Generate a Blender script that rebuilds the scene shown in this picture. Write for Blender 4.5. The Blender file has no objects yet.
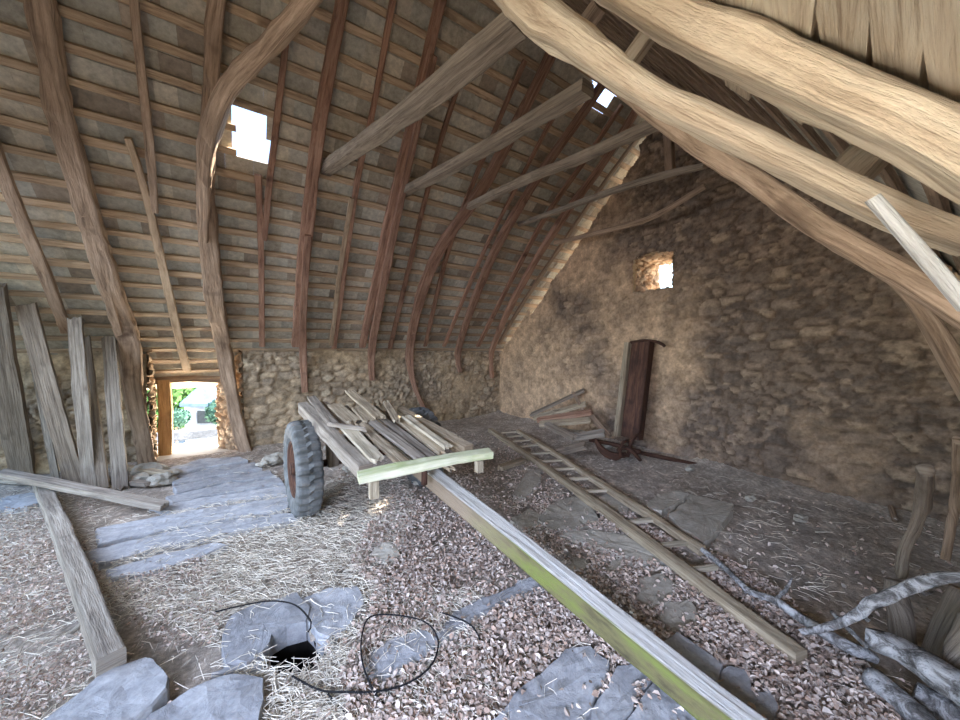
import bpy, math, random
import numpy as np
from mathutils import Vector, noise

random.seed(7)
rng = np.random.default_rng(7)
scene = bpy.context.scene

# ------------------------------------------------------------------ camera
F_PX = 350.0            # focal length in pixels of a 960 px wide frame
H = 1.5                 # eye height
YAW = math.atan(240 / 350)
PITCH = math.atan(12 / 350)
cam_d = bpy.data.cameras.new('camera')
cam_d.sensor_fit = 'HORIZONTAL'
cam_d.sensor_width = 36
cam_d.lens = F_PX / 960 * 36
cam_d.clip_start = 0.02
cam = bpy.data.objects.new('camera', cam_d)
scene.collection.objects.link(cam)
cam.location = (0, 0, H)
FWD = Vector((math.sin(YAW) * math.cos(PITCH), math.cos(YAW) * math.cos(PITCH), -math.sin(PITCH)))
UPV = Vector((math.sin(YAW) * math.sin(PITCH), math.cos(YAW) * math.sin(PITCH), math.cos(PITCH)))
RGT = Vector((math.cos(YAW), -math.sin(YAW), 0))
cam.rotation_euler = FWD.to_track_quat('-Z', 'Y').to_euler()
scene.camera = cam

# ------------------------------------------------------------------ world, sun, exposure
world = bpy.data.worlds.new('sky')
scene.world = world
world.use_nodes = True
wn = world.node_tree
bg = wn.nodes['Background']
sky = wn.nodes.new('ShaderNodeTexSky')
sky.sky_type = 'NISHITA'
sky.sun_disc = False
sky.sun_elevation = math.radians(52)
sky.sun_rotation = math.radians(110)
wn.links.new(sky.outputs[0], bg.inputs['Color'])
bg.inputs['Strength'].default_value = .58
sun_d = bpy.data.lights.new('sun', 'SUN')
sun_d.energy = 26
sun_d.angle = math.radians(0.6)
sun_d.color = (1, .94, .84)
sun = bpy.data.objects.new('sun', sun_d)
scene.collection.objects.link(sun)
sun.rotation_euler = Vector((-0.50, 0.05, -0.80)).to_track_quat('-Z', 'Y').to_euler()


def area(name, loc, aim, sx, sy, power, col):
    d = bpy.data.lights.new(name, 'AREA')
    d.shape = 'RECTANGLE'
    d.size, d.size_y, d.energy, d.color = sx, sy, power, col
    o = bpy.data.objects.new(name, d)
    scene.collection.objects.link(o)
    o.location = loc
    o.rotation_euler = (Vector(aim) - Vector(loc)).to_track_quat('-Z', 'Y').to_euler()
    return o


# daylight entering through the open bay behind the photographer
area('open_bay_daylight', (-2.3, 3.4, 2.1), (1.2, 4.0, 0.3), 2.4, 1.8, 44, (.70, .78, 1.0)).data.spread = math.radians(110)
# daylight through the open part of the low right-hand slope, behind and right of the photographer
area('side_opening_daylight', (-1.6, -.9, 1.8), (1.7, 1.3, .1), 1.0, .8, 62, (.62, .71, 1.0)).data.spread = math.radians(105)
# warm fill lamp added inside the barn to brighten the near timbers
area('near_timber_fill', (-1.3, 1.0, 1.25), (1.0, 0.1, 1.95), .7, .7, 3.9, (1.0, .93, .82)).data.spread = math.radians(60)
# lamp added low on the yard, strengthening the sunlit ground's bounce into the doorway
area('doorway_bounce_lamp', (-.45, 7.45, -.02), (-.45, 6.9, 1.4), 1.3, .8, 190, (1.0, .88, .70))
scene.view_settings.view_transform = 'Standard'
scene.view_settings.look = 'None'
scene.view_settings.exposure = 0.62
scene.view_settings.gamma = 1
scene.view_settings.use_curve_mapping = False

# ------------------------------------------------------------------ pixel helpers (960 x 720 frame)
EYE = Vector((0, 0, H))
YL, XG = 6.17, 4.78       # inner faces of the left wall and of the gable wall
XB = -2.5                 # open rear end of the barn
TL, TR, ZR = 0.93, 1.2, 1.95


def ray(px, py):
    return FWD + RGT * ((px - 480) / F_PX) - UPV * ((py - 360) / F_PX)


def hit(px, py, n, d):
    r = ray(px, py)
    n = Vector(n)
    return EYE + r * ((d - n.dot(EYE)) / n.dot(r))


def fl(px, py, z=0.0): return hit(px, py, (0, 0, 1), z)
def onY(px, py, y=YL): return hit(px, py, (0, 1, 0), y)
def onX(px, py, x): return hit(px, py, (1, 0, 0), x)
def rf(px, py, off=0.0): return hit(px, py, (0, TL, 1), H + TL * YL - off * math.hypot(1, TL))
def rr(px, py, off=0.0): return hit(px, py, (0, -TR, 1), ZR - off * math.hypot(1, TR))
def dp(px, py, d): return EYE + ray(px, py) * d


def depth(p): return (Vector(p) - EYE).dot(FWD)


def proj(x, y, z=0.0):
    v = Vector((x, y, z)) - EYE
    d = v.dot(FWD)
    if d < .05:
        return (-9999, -9999)
    return (480 + F_PX * v.dot(RGT) / d, 360 - F_PX * v.dot(UPV) / d)


ROOFN = Vector((0, TL, 1)).normalized()
ROOFR = Vector((0, -TR, 1)).normalized()
RIDGE_Y = (H + TL * YL - ZR) / (TL + TR)
RIDGE_Z = ZR + TR * RIDGE_Y


def zleft(y): return H + TL * (YL - y)
def zright(y): return ZR + TR * y


# ------------------------------------------------------------------ numpy noise
def vnoise(x, y, seed=0):
    r = np.random.default_rng(seed)
    t = r.random((64, 64))
    xi, yi = np.floor(x).astype(int), np.floor(y).astype(int)
    fx, fy = x - xi, y - yi
    fx, fy = fx * fx * (3 - 2 * fx), fy * fy * (3 - 2 * fy)
    a, b = t[xi % 64, yi % 64], t[(xi + 1) % 64, yi % 64]
    c, d = t[xi % 64, (yi + 1) % 64], t[(xi + 1) % 64, (yi + 1) % 64]
    return (a * (1 - fx) + b * fx) * (1 - fy) + (c * (1 - fx) + d * fx) * fy


def fbm(x, y, seed=0, o=4):
    s, a, t = 0, 1, 0
    for k in range(o):
        s = s + a * vnoise(x * 2 ** k + 17 * k, y * 2 ** k + 5 * k, seed + k)
        t += a
        a *= .5
    return s / t


# ------------------------------------------------------------------ materials
def mat_base(name, rough=.9):
    m = bpy.data.materials.new(name)
    m.use_nodes = True
    nt = m.node_tree
    b = nt.nodes['Principled BSDF']
    b.inputs['Roughness'].default_value = rough
    b.inputs['Specular IOR Level'].default_value = .25
    return m, nt, b


def ramp(nt, fac, cols, pos=None):
    r = nt.nodes.new('ShaderNodeValToRGB')
    pos = pos or [i / (len(cols) - 1) for i in range(len(cols))]
    while len(r.color_ramp.elements) < len(cols):
        r.color_ramp.elements.new(.5)
    for e, c, p in zip(r.color_ramp.elements, cols, pos):
        e.position = p
        e.color = (*c, 1)
    nt.links.new(fac, r.inputs[0])
    return r.outputs[0]


def mixc(nt, fac, a, b, mode='MIX'):
    n = nt.nodes.new('ShaderNodeMix')
    n.data_type = 'RGBA'
    n.blend_type = mode
    for s, v in ((n.inputs[0], fac), (n.inputs[6], a), (n.inputs[7], b)):
        if hasattr(v, 'is_output'):
            nt.links.new(v, s)
        elif isinstance(v, tuple):
            s.default_value = (*v, 1)
        else:
            s.default_value = v
    return n.outputs[2]


def noise_n(nt, vec, scale, detail=5, rough=.6, sc=None, dist=0.0):
    if sc:
        mp = nt.nodes.new('ShaderNodeMapping')
        mp.inputs['Scale'].default_value = sc
        nt.links.new(vec, mp.inputs[0])
        vec = mp.outputs[0]
    n = nt.nodes.new('ShaderNodeTexNoise')
    n.inputs['Scale'].default_value = scale
    n.inputs['Detail'].default_value = detail
    n.inputs['Roughness'].default_value = rough
    n.inputs['Distortion'].default_value = dist
    nt.links.new(vec, n.inputs['Vector'])
    return n.outputs['Fac']


def bump(nt, b, h, strength=.5, dist=.01):
    n = nt.nodes.new('ShaderNodeBump')
    n.inputs['Strength'].default_value = strength
    n.inputs['Distance'].default_value = dist
    nt.links.new(h, n.inputs['Height'])
    nt.links.new(n.outputs[0], b.inputs['Normal'])


def wood(name, dark, mid, light, patch=None, bs=.6):
    """grain runs along U (metres); V runs around the section (metres)"""
    m, nt, b = mat_base(name, .85)
    uv = nt.nodes.new('ShaderNodeUVMap').outputs[0]
    oi = nt.nodes.new('ShaderNodeObjectInfo')
    add = nt.nodes.new('ShaderNodeVectorMath')
    add.operation = 'ADD'
    nt.links.new(uv, add.inputs[0])
    cmb = nt.nodes.new('ShaderNodeCombineXYZ')
    ml = nt.nodes.new('ShaderNodeMath')
    ml.operation = 'MULTIPLY'
    ml.inputs[1].default_value = 37
    nt.links.new(oi.outputs['Random'], ml.inputs[0])
    nt.links.new(ml.outputs[0], cmb.inputs[0])
    nt.links.new(ml.outputs[0], cmb.inputs[2])
    nt.links.new(cmb.outputs[0], add.inputs[1])
    v = add.outputs[0]
    g = noise_n(nt, v, 9, 7, .72, (.28, 8, 1), .35)
    c = ramp(nt, g, [dark, mid, light, mid], [.33, .48, .60, .78])
    kn = noise_n(nt, v, 3.5, 3, .5, (1, 3, 1))
    c = mixc(nt, ramp(nt, kn, [(0, 0, 0), (1, 1, 1)], [.62, .74]), c, dark)
    p = noise_n(nt, v, 2.2, 4, .6, (1, 2.5, 1))
    pr = nt.nodes.new('ShaderNodeMapRange')
    pr.inputs[1].default_value, pr.inputs[2].default_value = .35, .7
    nt.links.new(p, pr.inputs[0])
    lo = tuple(x * .62 for x in mid) if patch is None else patch
    c = mixc(nt, pr.outputs[0], c, mixc(nt, .6, c, lo))
    br = nt.nodes.new('ShaderNodeMapRange')
    br.inputs[3].default_value, br.inputs[4].default_value = .82, 1.14
    nt.links.new(oi.outputs['Random'], br.inputs[0])
    hs = nt.nodes.new('ShaderNodeHueSaturation')
    nt.links.new(br.outputs[0], hs.inputs['Value'])
    nt.links.new(c, hs.inputs['Color'])
    nt.links.new(hs.outputs[0], b.inputs['Base Color'])
    fine = noise_n(nt, v, 14, 5, .7, (.35, 12, 1))
    bump(nt, b, mixc(nt, .5, g, fine), min(1, bs * 1.4), .03)
    return m


def attr_mat(name, attr, rough=.95, bs=.6, nscale=30, gain=(.75, 1.2), bd=.012):
    m, nt, b = mat_base(name, rough)
    a = nt.nodes.new('ShaderNodeAttribute')
    a.attribute_name = attr
    tc = nt.nodes.new('ShaderNodeTexCoord').outputs['Object']
    n = noise_n(nt, tc, nscale, 6, .7)
    k = ramp(nt, n, [(gain[0],) * 3, (gain[1],) * 3], [.3, .7])
    c = mixc(nt, 1.0, a.outputs['Color'], k, 'MULTIPLY')
    nt.links.new(c, b.inputs['Base Color'])
    bump(nt, b, n, bs, bd)
    return m


M = {}
M['oak'] = wood('aged_oak', (.14, .09, .06), (.37, .26, .175), (.52, .38, .27))
M['oak_red'] = wood('red_brown_oak', (.12, .06, .04), (.36, .20, .13), (.50, .31, .21))
M['oak_pale'] = wood('pale_oak', (.36, .25, .16), (.68, .55, .385), (.78, .67, .50), (.56, .44, .31), .8)
M['oak_dusty'] = wood('dusty_oak', (.13, .10, .075), (.30, .24, .18), (.42, .35, .27))
M['batten'] = wood('batten_wood', (.26, .17, .11), (.54, .39, .25), (.68, .52, .35))
M['grey'] = wood('grey_board', (.13, .10, .08), (.34, .29, .23), (.50, .44, .36))
M['deck'] = wood('deck_board', (.17, .125, .08), (.44, .35, .235), (.62, .52, .37))
M['deck_light'] = wood('pale_deck_board', (.30, .24, .16), (.58, .50, .36), (.70, .62, .47))
M['cream'] = wood('cream_mossy_paint', (.42, .46, .24), (.66, .66, .46), (.78, .76, .60), (.42, .50, .20), .4)
M['bark'] = wood('grey_bark', (.10, .09, .085), (.33, .31, .30), (.56, .54, .52), None, 1.0)
M['rust'] = wood('rusted_iron', (.035, .02, .016), (.09, .045, .03), (.16, .08, .05))
M['black'] = wood('black_cable', (.008, .008, .009), (.016, .016, .018), (.03, .03, .03))
M['dirtwhite'] = wood('chalky_wood', (.38, .37, .34), (.62, .61, .57), (.72, .71, .68))
M['orangewood'] = wood('warm_post_wood', (.34, .2, .09), (.55, .34, .16), (.66, .44, .22))


def drawbar_mat():
    m, nt, b = mat_base('drawbar_wood', .8)
    uv = nt.nodes.new('ShaderNodeUVMap').outputs[0]
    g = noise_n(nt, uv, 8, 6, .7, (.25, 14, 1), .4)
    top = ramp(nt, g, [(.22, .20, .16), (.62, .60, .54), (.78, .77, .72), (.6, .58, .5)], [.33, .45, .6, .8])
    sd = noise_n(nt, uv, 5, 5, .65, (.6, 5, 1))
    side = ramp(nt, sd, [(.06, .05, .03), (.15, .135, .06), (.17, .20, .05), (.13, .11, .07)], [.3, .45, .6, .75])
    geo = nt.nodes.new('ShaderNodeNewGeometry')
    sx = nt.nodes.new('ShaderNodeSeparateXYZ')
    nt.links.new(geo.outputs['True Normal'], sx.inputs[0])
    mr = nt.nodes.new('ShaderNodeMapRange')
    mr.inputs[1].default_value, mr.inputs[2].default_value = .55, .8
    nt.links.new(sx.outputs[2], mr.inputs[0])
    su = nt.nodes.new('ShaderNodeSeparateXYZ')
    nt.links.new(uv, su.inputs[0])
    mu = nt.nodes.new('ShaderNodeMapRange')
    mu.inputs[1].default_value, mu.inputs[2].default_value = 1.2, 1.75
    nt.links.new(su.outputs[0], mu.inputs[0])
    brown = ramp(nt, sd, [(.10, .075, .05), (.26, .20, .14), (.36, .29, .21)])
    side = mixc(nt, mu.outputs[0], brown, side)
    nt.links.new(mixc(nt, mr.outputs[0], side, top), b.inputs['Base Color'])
    bump(nt, b, g, .7, .02)
    return m


M['drawbar'] = drawbar_mat()


def rubber():
    m, nt, b = mat_base('worn_rubber', .8)
    tc = nt.nodes.new('ShaderNodeTexCoord').outputs['Object']
    n = noise_n(nt, tc, 9, 5, .6)
    nt.links.new(ramp(nt, n, [(.075, .08, .075), (.15, .155, .15), (.26, .26, .25)], [.3, .55, .8]), b.inputs['Base Color'])
    bump(nt, b, noise_n(nt, tc, 60, 3), .3, .004)
    return m


M['rubber'] = rubber()


def slab_mat(name, a_, b_, c_):
    m, nt, b = mat_base(name, .8)
    tc = nt.nodes.new('ShaderNodeTexCoord').outputs['Object']
    oi = nt.nodes.new('ShaderNodeObjectInfo')
    n = noise_n(nt, tc, 7, 7, .68, None, .5)
    c = ramp(nt, n, [a_, b_, c_], [.3, .5, .75])
    d = noise_n(nt, tc, 38, 4, .7)
    c = mixc(nt, .5, c, mixc(nt, 1.0, c, ramp(nt, d, [(.7,) * 3, (1.2,) * 3], [.32, .6]), 'MULTIPLY'))
    br = nt.nodes.new('ShaderNodeMapRange')
    br.inputs[3].default_value, br.inputs[4].default_value = .84, 1.12
    nt.links.new(oi.outputs['Random'], br.inputs[0])
    hs = nt.nodes.new('ShaderNodeHueSaturation')
    nt.links.new(br.outputs[0], hs.inputs['Value'])
    nt.links.new(c, hs.inputs['Color'])
    nt.links.new(hs.outputs[0], b.inputs['Base Color'])
    bump(nt, b, n, .6, .02)
    return m


M['slab'] = slab_mat('flagstone', (.26, .265, .27), (.37, .375, .38), (.50, .50, .49))
M['slab_brown'] = slab_mat('dusty_flagstone', (.32, .29, .23), (.46, .425, .35), (.56, .53, .45))
M['stone'] = attr_mat('rubble_stone', 'col', .95, .8, 26, (.62, 1.25), .014)
M['earth'] = attr_mat('earth_floor', 'col', .98, .9, 45, (.55, 1.3), .012)
M['leaf'] = attr_mat('dry_leaf', 'col', .9, .2, 60, (.8, 1.15), .002)
M['slate'] = attr_mat('roof_slate', 'col', .85, .35, 20, (.65, 1.2), .006)


def plain(name, a_, b_, sc=12, rough=.9):
    m, nt, b = mat_base(name, rough)
    tc = nt.nodes.new('ShaderNodeTexCoord').outputs['Object']
    n = noise_n(nt, tc, sc, 5, .6)
    nt.links.new(ramp(nt, n, [a_, b_], [.35, .65]), b.inputs['Base Color'])
    bump(nt, b, n, .4, .02)
    return m


M['ground_out'] = plain('pale_yard_ground', (.50, .47, .40), (.62, .58, .50), 3)
M['foliage'] = plain('green_foliage', (.05, .13, .04), (.13, .27, .07), 5)
M['foliage2'] = plain('blue_green_foliage', (.04, .10, .08), (.10, .20, .14), 5)
M['house_wall'] = plain('grey_house_wall', (.10, .12, .15), (.17, .19, .22), 2)
M['house_roof'] = plain('blue_slate_roof', (.05, .085, .16), (.08, .12, .20), 3)
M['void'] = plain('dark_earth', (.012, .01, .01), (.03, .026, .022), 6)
M['glassless'] = plain('dark_opening', (.03, .04, .05), (.05, .06, .07), 4)


# ------------------------------------------------------------------ object helpers
def props(o, label=None, cat=None, group=None, kind=None):
    if label: o['label'] = label
    if cat: o['category'] = cat
    if group: o['group'] = group
    if kind: o['kind'] = kind
    return o


def mk(name, verts, faces, m, parent=None, uvs=None, cols=None, smooth=False, origin=None, **kw):
    V = np.asarray([tuple(v) for v in verts], dtype=float) if not isinstance(verts, np.ndarray) else verts
    if origin is None:
        origin = ((V[:, 0].min() + V[:, 0].max()) / 2, (V[:, 1].min() + V[:, 1].max()) / 2, V[:, 2].min())
    O = np.array(tuple(origin))
    me = bpy.data.meshes.new(name)
    me.from_pydata((V - O).tolist(), [], faces if isinstance(faces, list) else faces.tolist())
    me.materials.append(m)
    if uvs is not None:
        ul = me.uv_layers.new(name='UVMap')
        ul.data.foreach_set('uv', np.asarray(uvs, dtype=np.float32).ravel())
    if cols is not None:
        ca = me.color_attributes.new('col', 'FLOAT_COLOR', 'POINT')
        c4 = np.ones((len(V), 4), dtype=np.float32)
        c4[:, :3] = cols
        ca.data.foreach_set('color', c4.ravel())
    if smooth:
        me.polygons.foreach_set('use_smooth', [True] * len(me.polygons))
    me.update()
    o = bpy.data.objects.new(name, me)
    scene.collection.objects.link(o)
    if parent:
        o.parent = parent
        w = Vector((0, 0, 0)); q = parent
        while q:
            w += q.location; q = q.parent
        o.location = Vector(tuple(O)) - w
    else:
        o.location = tuple(O)
    return props(o, **kw)


def empty(name, loc, **kw):
    o = bpy.data.objects.new(name, None)
    o.empty_display_size = .1
    scene.collection.objects.link(o)
    o.location = loc
    return props(o, **kw)


def resample(pts, ws, step):
    out, ow = [], []
    # Catmull-Rom through the points
    n = len(pts)
    for i in range(n - 1):
        p0 = pts[max(i - 1, 0)]; p1 = pts[i]; p2 = pts[i + 1]; p3 = pts[min(i + 2, n - 1)]
        k = max(1, int((p2 - p1).length / step))
        for j in range(k):
            t = j / k
            q = .5 * ((2 * p1) + (p2 - p0) * t + (2 * p0 - 5 * p1 + 4 * p2 - p3) * t * t + (3 * p1 - p0 - 3 * p2 + p3) * t ** 3)
            out.append(q)
            ow.append(ws[i] * (1 - t) + ws[i + 1] * t)
    out.append(pts[-1]); ow.append(ws[-1])
    return out, ow


def sweep(pts, ws, hs, N, rnd=.3, wob=.05, step=.09, seed=0, nsec=12, power=None):
    """squarish (rnd small) or round (rnd=1) section swept along pts. ws across, hs along N. returns verts, faces, uvs"""
    pts = [Vector(p) for p in pts]
    n = len(pts)
    if not isinstance(ws, (list, tuple)): ws = [ws] * n
    if not isinstance(hs, (list, tuple)): hs = [hs] * n
    P1, W1 = resample(pts, ws, step)
    _, H1 = resample(pts, hs, step)
    V, Fc, UV = [], [], []
    L = 0
    ex = 1.0 if rnd >= 1 else (2 / (2 + 10 * (1 - rnd)))
    if power: ex = power
    Ls = []
    per = []
    for i, p in enumerate(P1):
        a = P1[max(i - 1, 0)]; b = P1[min(i + 1, len(P1) - 1)]
        T = (b - a).normalized()
        S = T.cross(N).normalized()
        NN = S.cross(T).normalized()
        if i: L += (p - P1[i - 1]).length
        Ls.append(L)
        w, h = W1[i] / 2, H1[i] / 2
        for k in range(nsec):
            th = 2 * math.pi * (k + .5) / nsec
            c, s = math.cos(th), math.sin(th)
            x = math.copysign(abs(c) ** ex, c)
            y = math.copysign(abs(s) ** ex, s)
            q = Vector((p.x * 2.3 + seed * 3.1, p.y * 2.3, p.z * 2.3))
            d1 = noise.noise(q + Vector((k * .0 + x * .6, y * .6, 0))) * wob * 1.6
            d2 = noise.noise(q * 5 + Vector((x, y, seed))) * wob * 1.1
            sc = 1 + (d1 + d2) * 2
            V.append(p + S * (x * w * sc) + NN * (y * h * sc))
        per.append(2 * (w + h) * 2)
    m = len(P1)
    for i in range(m - 1):
        for k in range(nsec):
            k2 = (k + 1) % nsec
            Fc.append([i * nsec + k, i * nsec + k2, (i + 1) * nsec + k2, (i + 1) * nsec + k])
            v0, v1 = k / nsec * per[0], (k + 1) / nsec * per[0]
            UV += [(Ls[i], v0), (Ls[i], v1), (Ls[i + 1], v1), (Ls[i + 1], v0)]
    for base, rev in ((0, True), ((m - 1) * nsec, False)):
        f = [base + k for k in range(nsec)]
        if rev: f = f[::-1]
        Fc.append(f)
        for k in f:
            UV.append((V[k].x * .1, (V[k].z) * 1.0))
    return V, Fc, UV


def beam(name, pts, ws, hs, N, m, parent=None, rnd=.25, wob=.05, step=.09, seed=None, nsec=12, smooth=False, **kw):
    V, Fc, UV = sweep(pts, ws, hs, Vector(N), rnd, wob, step, random.random() * 50 if seed is None else seed, nsec)
    return mk(name, V, Fc, m, parent, UV, smooth=smooth, **kw)


def pxbeam(name, pix, fn, h, N, m, off=0.0, **kw):
    """pix: (px, py, width_px) ; fn(px, py, off) -> world"""
    pts = [fn(a, b, off) for a, b, w in pix]
    ws = []
    for (a, b, w), p in zip(pix, pts):
        # width measured in the picture -> metres across the member, along its side direction
        ws.append(w * depth(p) / F_PX)
    return beam(name, pts, ws, h, N, m, **kw)


def board(name, a, b, w, t, N, m, parent=None, jag=.02, bend=0.0, **kw):
    """sawn board from a to b with ragged ends"""
    a, b = Vector(a), Vector(b)
    T = (b - a); L = T.length; T.normalize()
    S = T.cross(Vector(N)).normalized(); NN = S.cross(T).normalized()
    n = max(4, int(L / .12)); nw = 5
    V, Fc, UV = [], [], []
    sd = random.random() * 40
    for top in (1, -1):
        for i in range(n + 1):
            u = i / n
            for j in range(nw):
                v = j / (nw - 1) - .5
                e = 0
                if i in (0, n):
                    e = (random.random() - .5) * jag * 2 * (1 if i else -1)
                wj = w * (1 + .06 * noise.noise(Vector((u * L * 1.7, sd, 0))))
                edge = .012 * noise.noise(Vector((u * L * 5, sd + j, 3))) * w * 6
                p = a + T * (u * L + (e if top > 0 else e)) + S * (v * wj + (edge if j in (0, nw - 1) else 0)) \
                    + NN * (top * t / 2 + bend * math.sin(u * math.pi) + .006 * noise.noise(Vector((u * L * 2, v * 3, sd))))
                V.append(p)
    m0 = (n + 1) * nw
    def q(i, j, s): return s * m0 + i * nw + j
    def addf(f, uv): Fc.append(f); UV.extend(uv)
    for i in range(n):
        for j in range(nw - 1):
            uv = [(i / n * L, j / nw * w), ((i + 1) / n * L, j / nw * w), ((i + 1) / n * L, (j + 1) / nw * w), (i / n * L, (j + 1) / nw * w)]
            addf([q(i, j, 0), q(i + 1, j, 0), q(i + 1, j + 1, 0), q(i, j + 1, 0)][::-1], uv[::-1])
            addf([q(i, j, 1), q(i + 1, j, 1), q(i + 1, j + 1, 1), q(i, j + 1, 1)], [(x + 3, y) for x, y in uv])
        for j, r in ((0, 0), (nw - 1, 1)):
            f = [q(i, j, 0), q(i + 1, j, 0), q(i + 1, j, 1), q(i, j, 1)]
            uv = [(i / n * L, 0), ((i + 1) / n * L, 0), ((i + 1) / n * L, t), (i / n * L, t)]
            addf(f if not r else f[::-1], uv if not r else uv[::-1])
    for i, r in ((0, 1), (n, 0)):
        for j in range(nw - 1):
            f = [q(i, j, 0), q(i, j + 1, 0), q(i, j + 1, 1), q(i, j, 1)]
            uv = [(0, j / nw * w), (0, (j + 1) / nw * w), (t, (j + 1) / nw * w), (t, j / nw * w)]
            addf(f[::-1] if not r else f, uv if not r else uv[::-1])
    return mk(name, V, Fc, m, parent, UV, **kw)


def tube(name, pts, r, m, parent=None, n=8, step=.05, **kw):
    rs = [x * 2 for x in r] if isinstance(r, (list, tuple)) else 2 * r
    kw.setdefault('wob', .0)
    return beam(name, pts, rs, rs, (0.13, .21, .97), m, parent, rnd=1, step=step, nsec=n, smooth=True, **kw)


# ------------------------------------------------------------------ rubble masonry
def voro(u, v, cu, cv, seed):
    """anisotropic jittered cells: returns F1, F2-F1, id-random (3 values)"""
    r = np.random.default_rng(seed)
    T = r.random((128, 128, 5))
    uu, vv = u / cu, v / cv
    row = np.floor(vv).astype(int)
    best = np.full(u.shape, 9.); sec = np.full(u.shape, 9.)
    ids = np.zeros(u.shape + (3,))
    for dj in (-1, 0, 1):
        rj = row + dj
        sh = T[rj % 128, 0, 4] * 7
        ci = np.floor(uu + sh).astype(int)
        for di in (-1, 0, 1):
            c = ci + di
            t = T[c % 128, rj % 128]
            cx = c + .5 + (t[..., 0] - .5) * .8 - sh
            cy = rj + .5 + (t[..., 1] - .5) * .7
            dx, dy = np.abs(uu - cx), np.abs(vv - cy)
            d = (dx ** 2.6 + dy ** 2.6) ** (1 / 2.6) * (.8 + .45 * t[..., 2])
            nb = d < best
            sec = np.where(nb, best, np.minimum(sec, d))
            ids = np.where(nb[..., None], t[..., 2:5], ids)
            best = np.where(nb, d, best)
    return best, sec - best, ids


def stone_field(u, v, seed, cu=.26, cv=.13, render=.5):
    wu = u + .07 * (fbm(u * 3, v * 3, seed + 9) - .5) * 2
    wv = v + .06 * (fbm(u * 3 + 9, v * 3 + 4, seed + 19) - .5) * 2
    f1, e, ids = voro(wu, wv, cu, cv, seed)
    f1b, eb, idb = voro(wu * 1.0 + 3, wv + 5, cu * .5, cv * .6, seed + 5)
    sel = (fbm(u * 1.1, v * 1.1, seed + 30) > .53)
    e = np.where(sel, eb, e); ids = np.where(sel[..., None], idb, ids)
    st = np.clip(e / .22, 0, 1); st = st * st * (3 - 2 * st)
    cover = np.clip((fbm(u * 1.3 + 5, v * 1.3, seed + 40) - (1 - render)) * 3.2 + .2, 0, 1)   # clay render still covering
    rough = fbm(u * 14, v * 14, seed + 50) - .5
    bumpv = fbm(u * 5, v * 5, seed + 51) - .5
    hgt = st * (.015 + .04 * ids[..., 0]) * (1 - .75 * cover) + cover * .018 + rough * .014 + bumpv * .03
    return hgt, st, cover, ids, rough


def wall_colors(st, cover, ids, rough, clay, stone_a, stone_b, mortar, warm):
    k = ids[..., 1:2]
    s = np.array(stone_a) * (1 - k) + np.array(stone_b) * k
    s = s * (.72 + .55 * ids[..., 2:3])
    s = np.where(ids[..., 0:1] > .86, np.array(warm), s)
    c = np.array(mortar) * (1 - st[..., None]) + s * st[..., None]
    c = c * (1 - .8 * cover[..., None]) + np.array(clay) * .8 * cover[..., None]
    return np.clip(c * (1 + 1.1 * rough[..., None]), 0.01, 1)


def grid_wall(name, O, U, Vv, Nn, lu, lv, res, keep, seed, colors, cu=.26, cv=.13, render=.5, amp=1.0, u0=0, v0=0, **kw):
    nu, nv = int(lu / res) + 1, int(lv / res) + 1
    us = np.linspace(0, lu, nu); vs = np.linspace(0, lv, nv)
    uu, vv = np.meshgrid(us, vs, indexing='ij')
    h, st, cover, ids, rough = stone_field(uu + u0 + 20, vv + v0 + 20, seed, cu, cv, render(uu, vv) if callable(render) else render)
    O, U, Vv, Nn = (np.array(tuple(x)) for x in (O, U, Vv, Nn))
    P = O + uu[..., None] * U + vv[..., None] * Vv + (h * amp)[..., None] * Nn
    cols = wall_colors(st, cover, ids, rough, *colors)
    ii, jj = np.meshgrid(np.arange(nu - 1), np.arange(nv - 1), indexing='ij')
    cu_, cv_ = (us[ii] + us[ii + 1]) / 2, (vs[jj] + vs[jj + 1]) / 2
    ok = keep(cu_, cv_)
    a = (ii * nv + jj)[ok]
    Fc = np.stack([a, a + nv, a + nv + 1, a + 1], axis=1)
    if np.dot(np.cross(U, Vv), Nn) < 0: Fc = Fc[:, ::-1]
    used = np.unique(Fc)
    remap = -np.ones(nu * nv, dtype=int); remap[used] = np.arange(len(used))
    return mk(name, P.reshape(-1, 3)[used], remap[Fc], M['stone'], cols=cols.reshape(-1, 3)[used], smooth=True, **kw)


CLAY = (.40, .31, .20)
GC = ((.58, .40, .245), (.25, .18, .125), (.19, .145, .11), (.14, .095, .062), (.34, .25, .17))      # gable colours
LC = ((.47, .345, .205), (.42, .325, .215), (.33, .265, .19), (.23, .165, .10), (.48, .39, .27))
BC = ((.52, .38, .24), (.50, .38, .26), (.44, .30, .19), (.28, .17, .09), (.62, .50, .36))   # brown reveals

# door opening in the left wall: inner jambs and outer jambs (splayed), on the wall plane
D_IN0, D_IN1 = onY(150, 460).x, onY(245, 455).x
D_OUT0, D_OUT1 = onY(152, 440, YL + .62).x, onY(221, 440, YL + .62).x
WT = .62                                                 # wall thickness
EAVE = zleft(YL + WT)

# left wall ---------------------------------------------------------------
lx0, lx1 = XB, XG + .3
def keep_left(u, v):
    x = lx0 + u
    return ~((x > D_IN0) & (x < D_IN1)) & (v < H + .04 + .05 * (vnoise(u * 3, v * 0, 3) - .5))
grid_wall('wall_left', (lx0, YL, -.1), (1, 0, 0), (0, 0, 1), (0, -1, 0), lx1 - lx0, H + .22, .022,
          keep_left, 11, LC, .20, .11, .6, .9, kind='structure')
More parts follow.
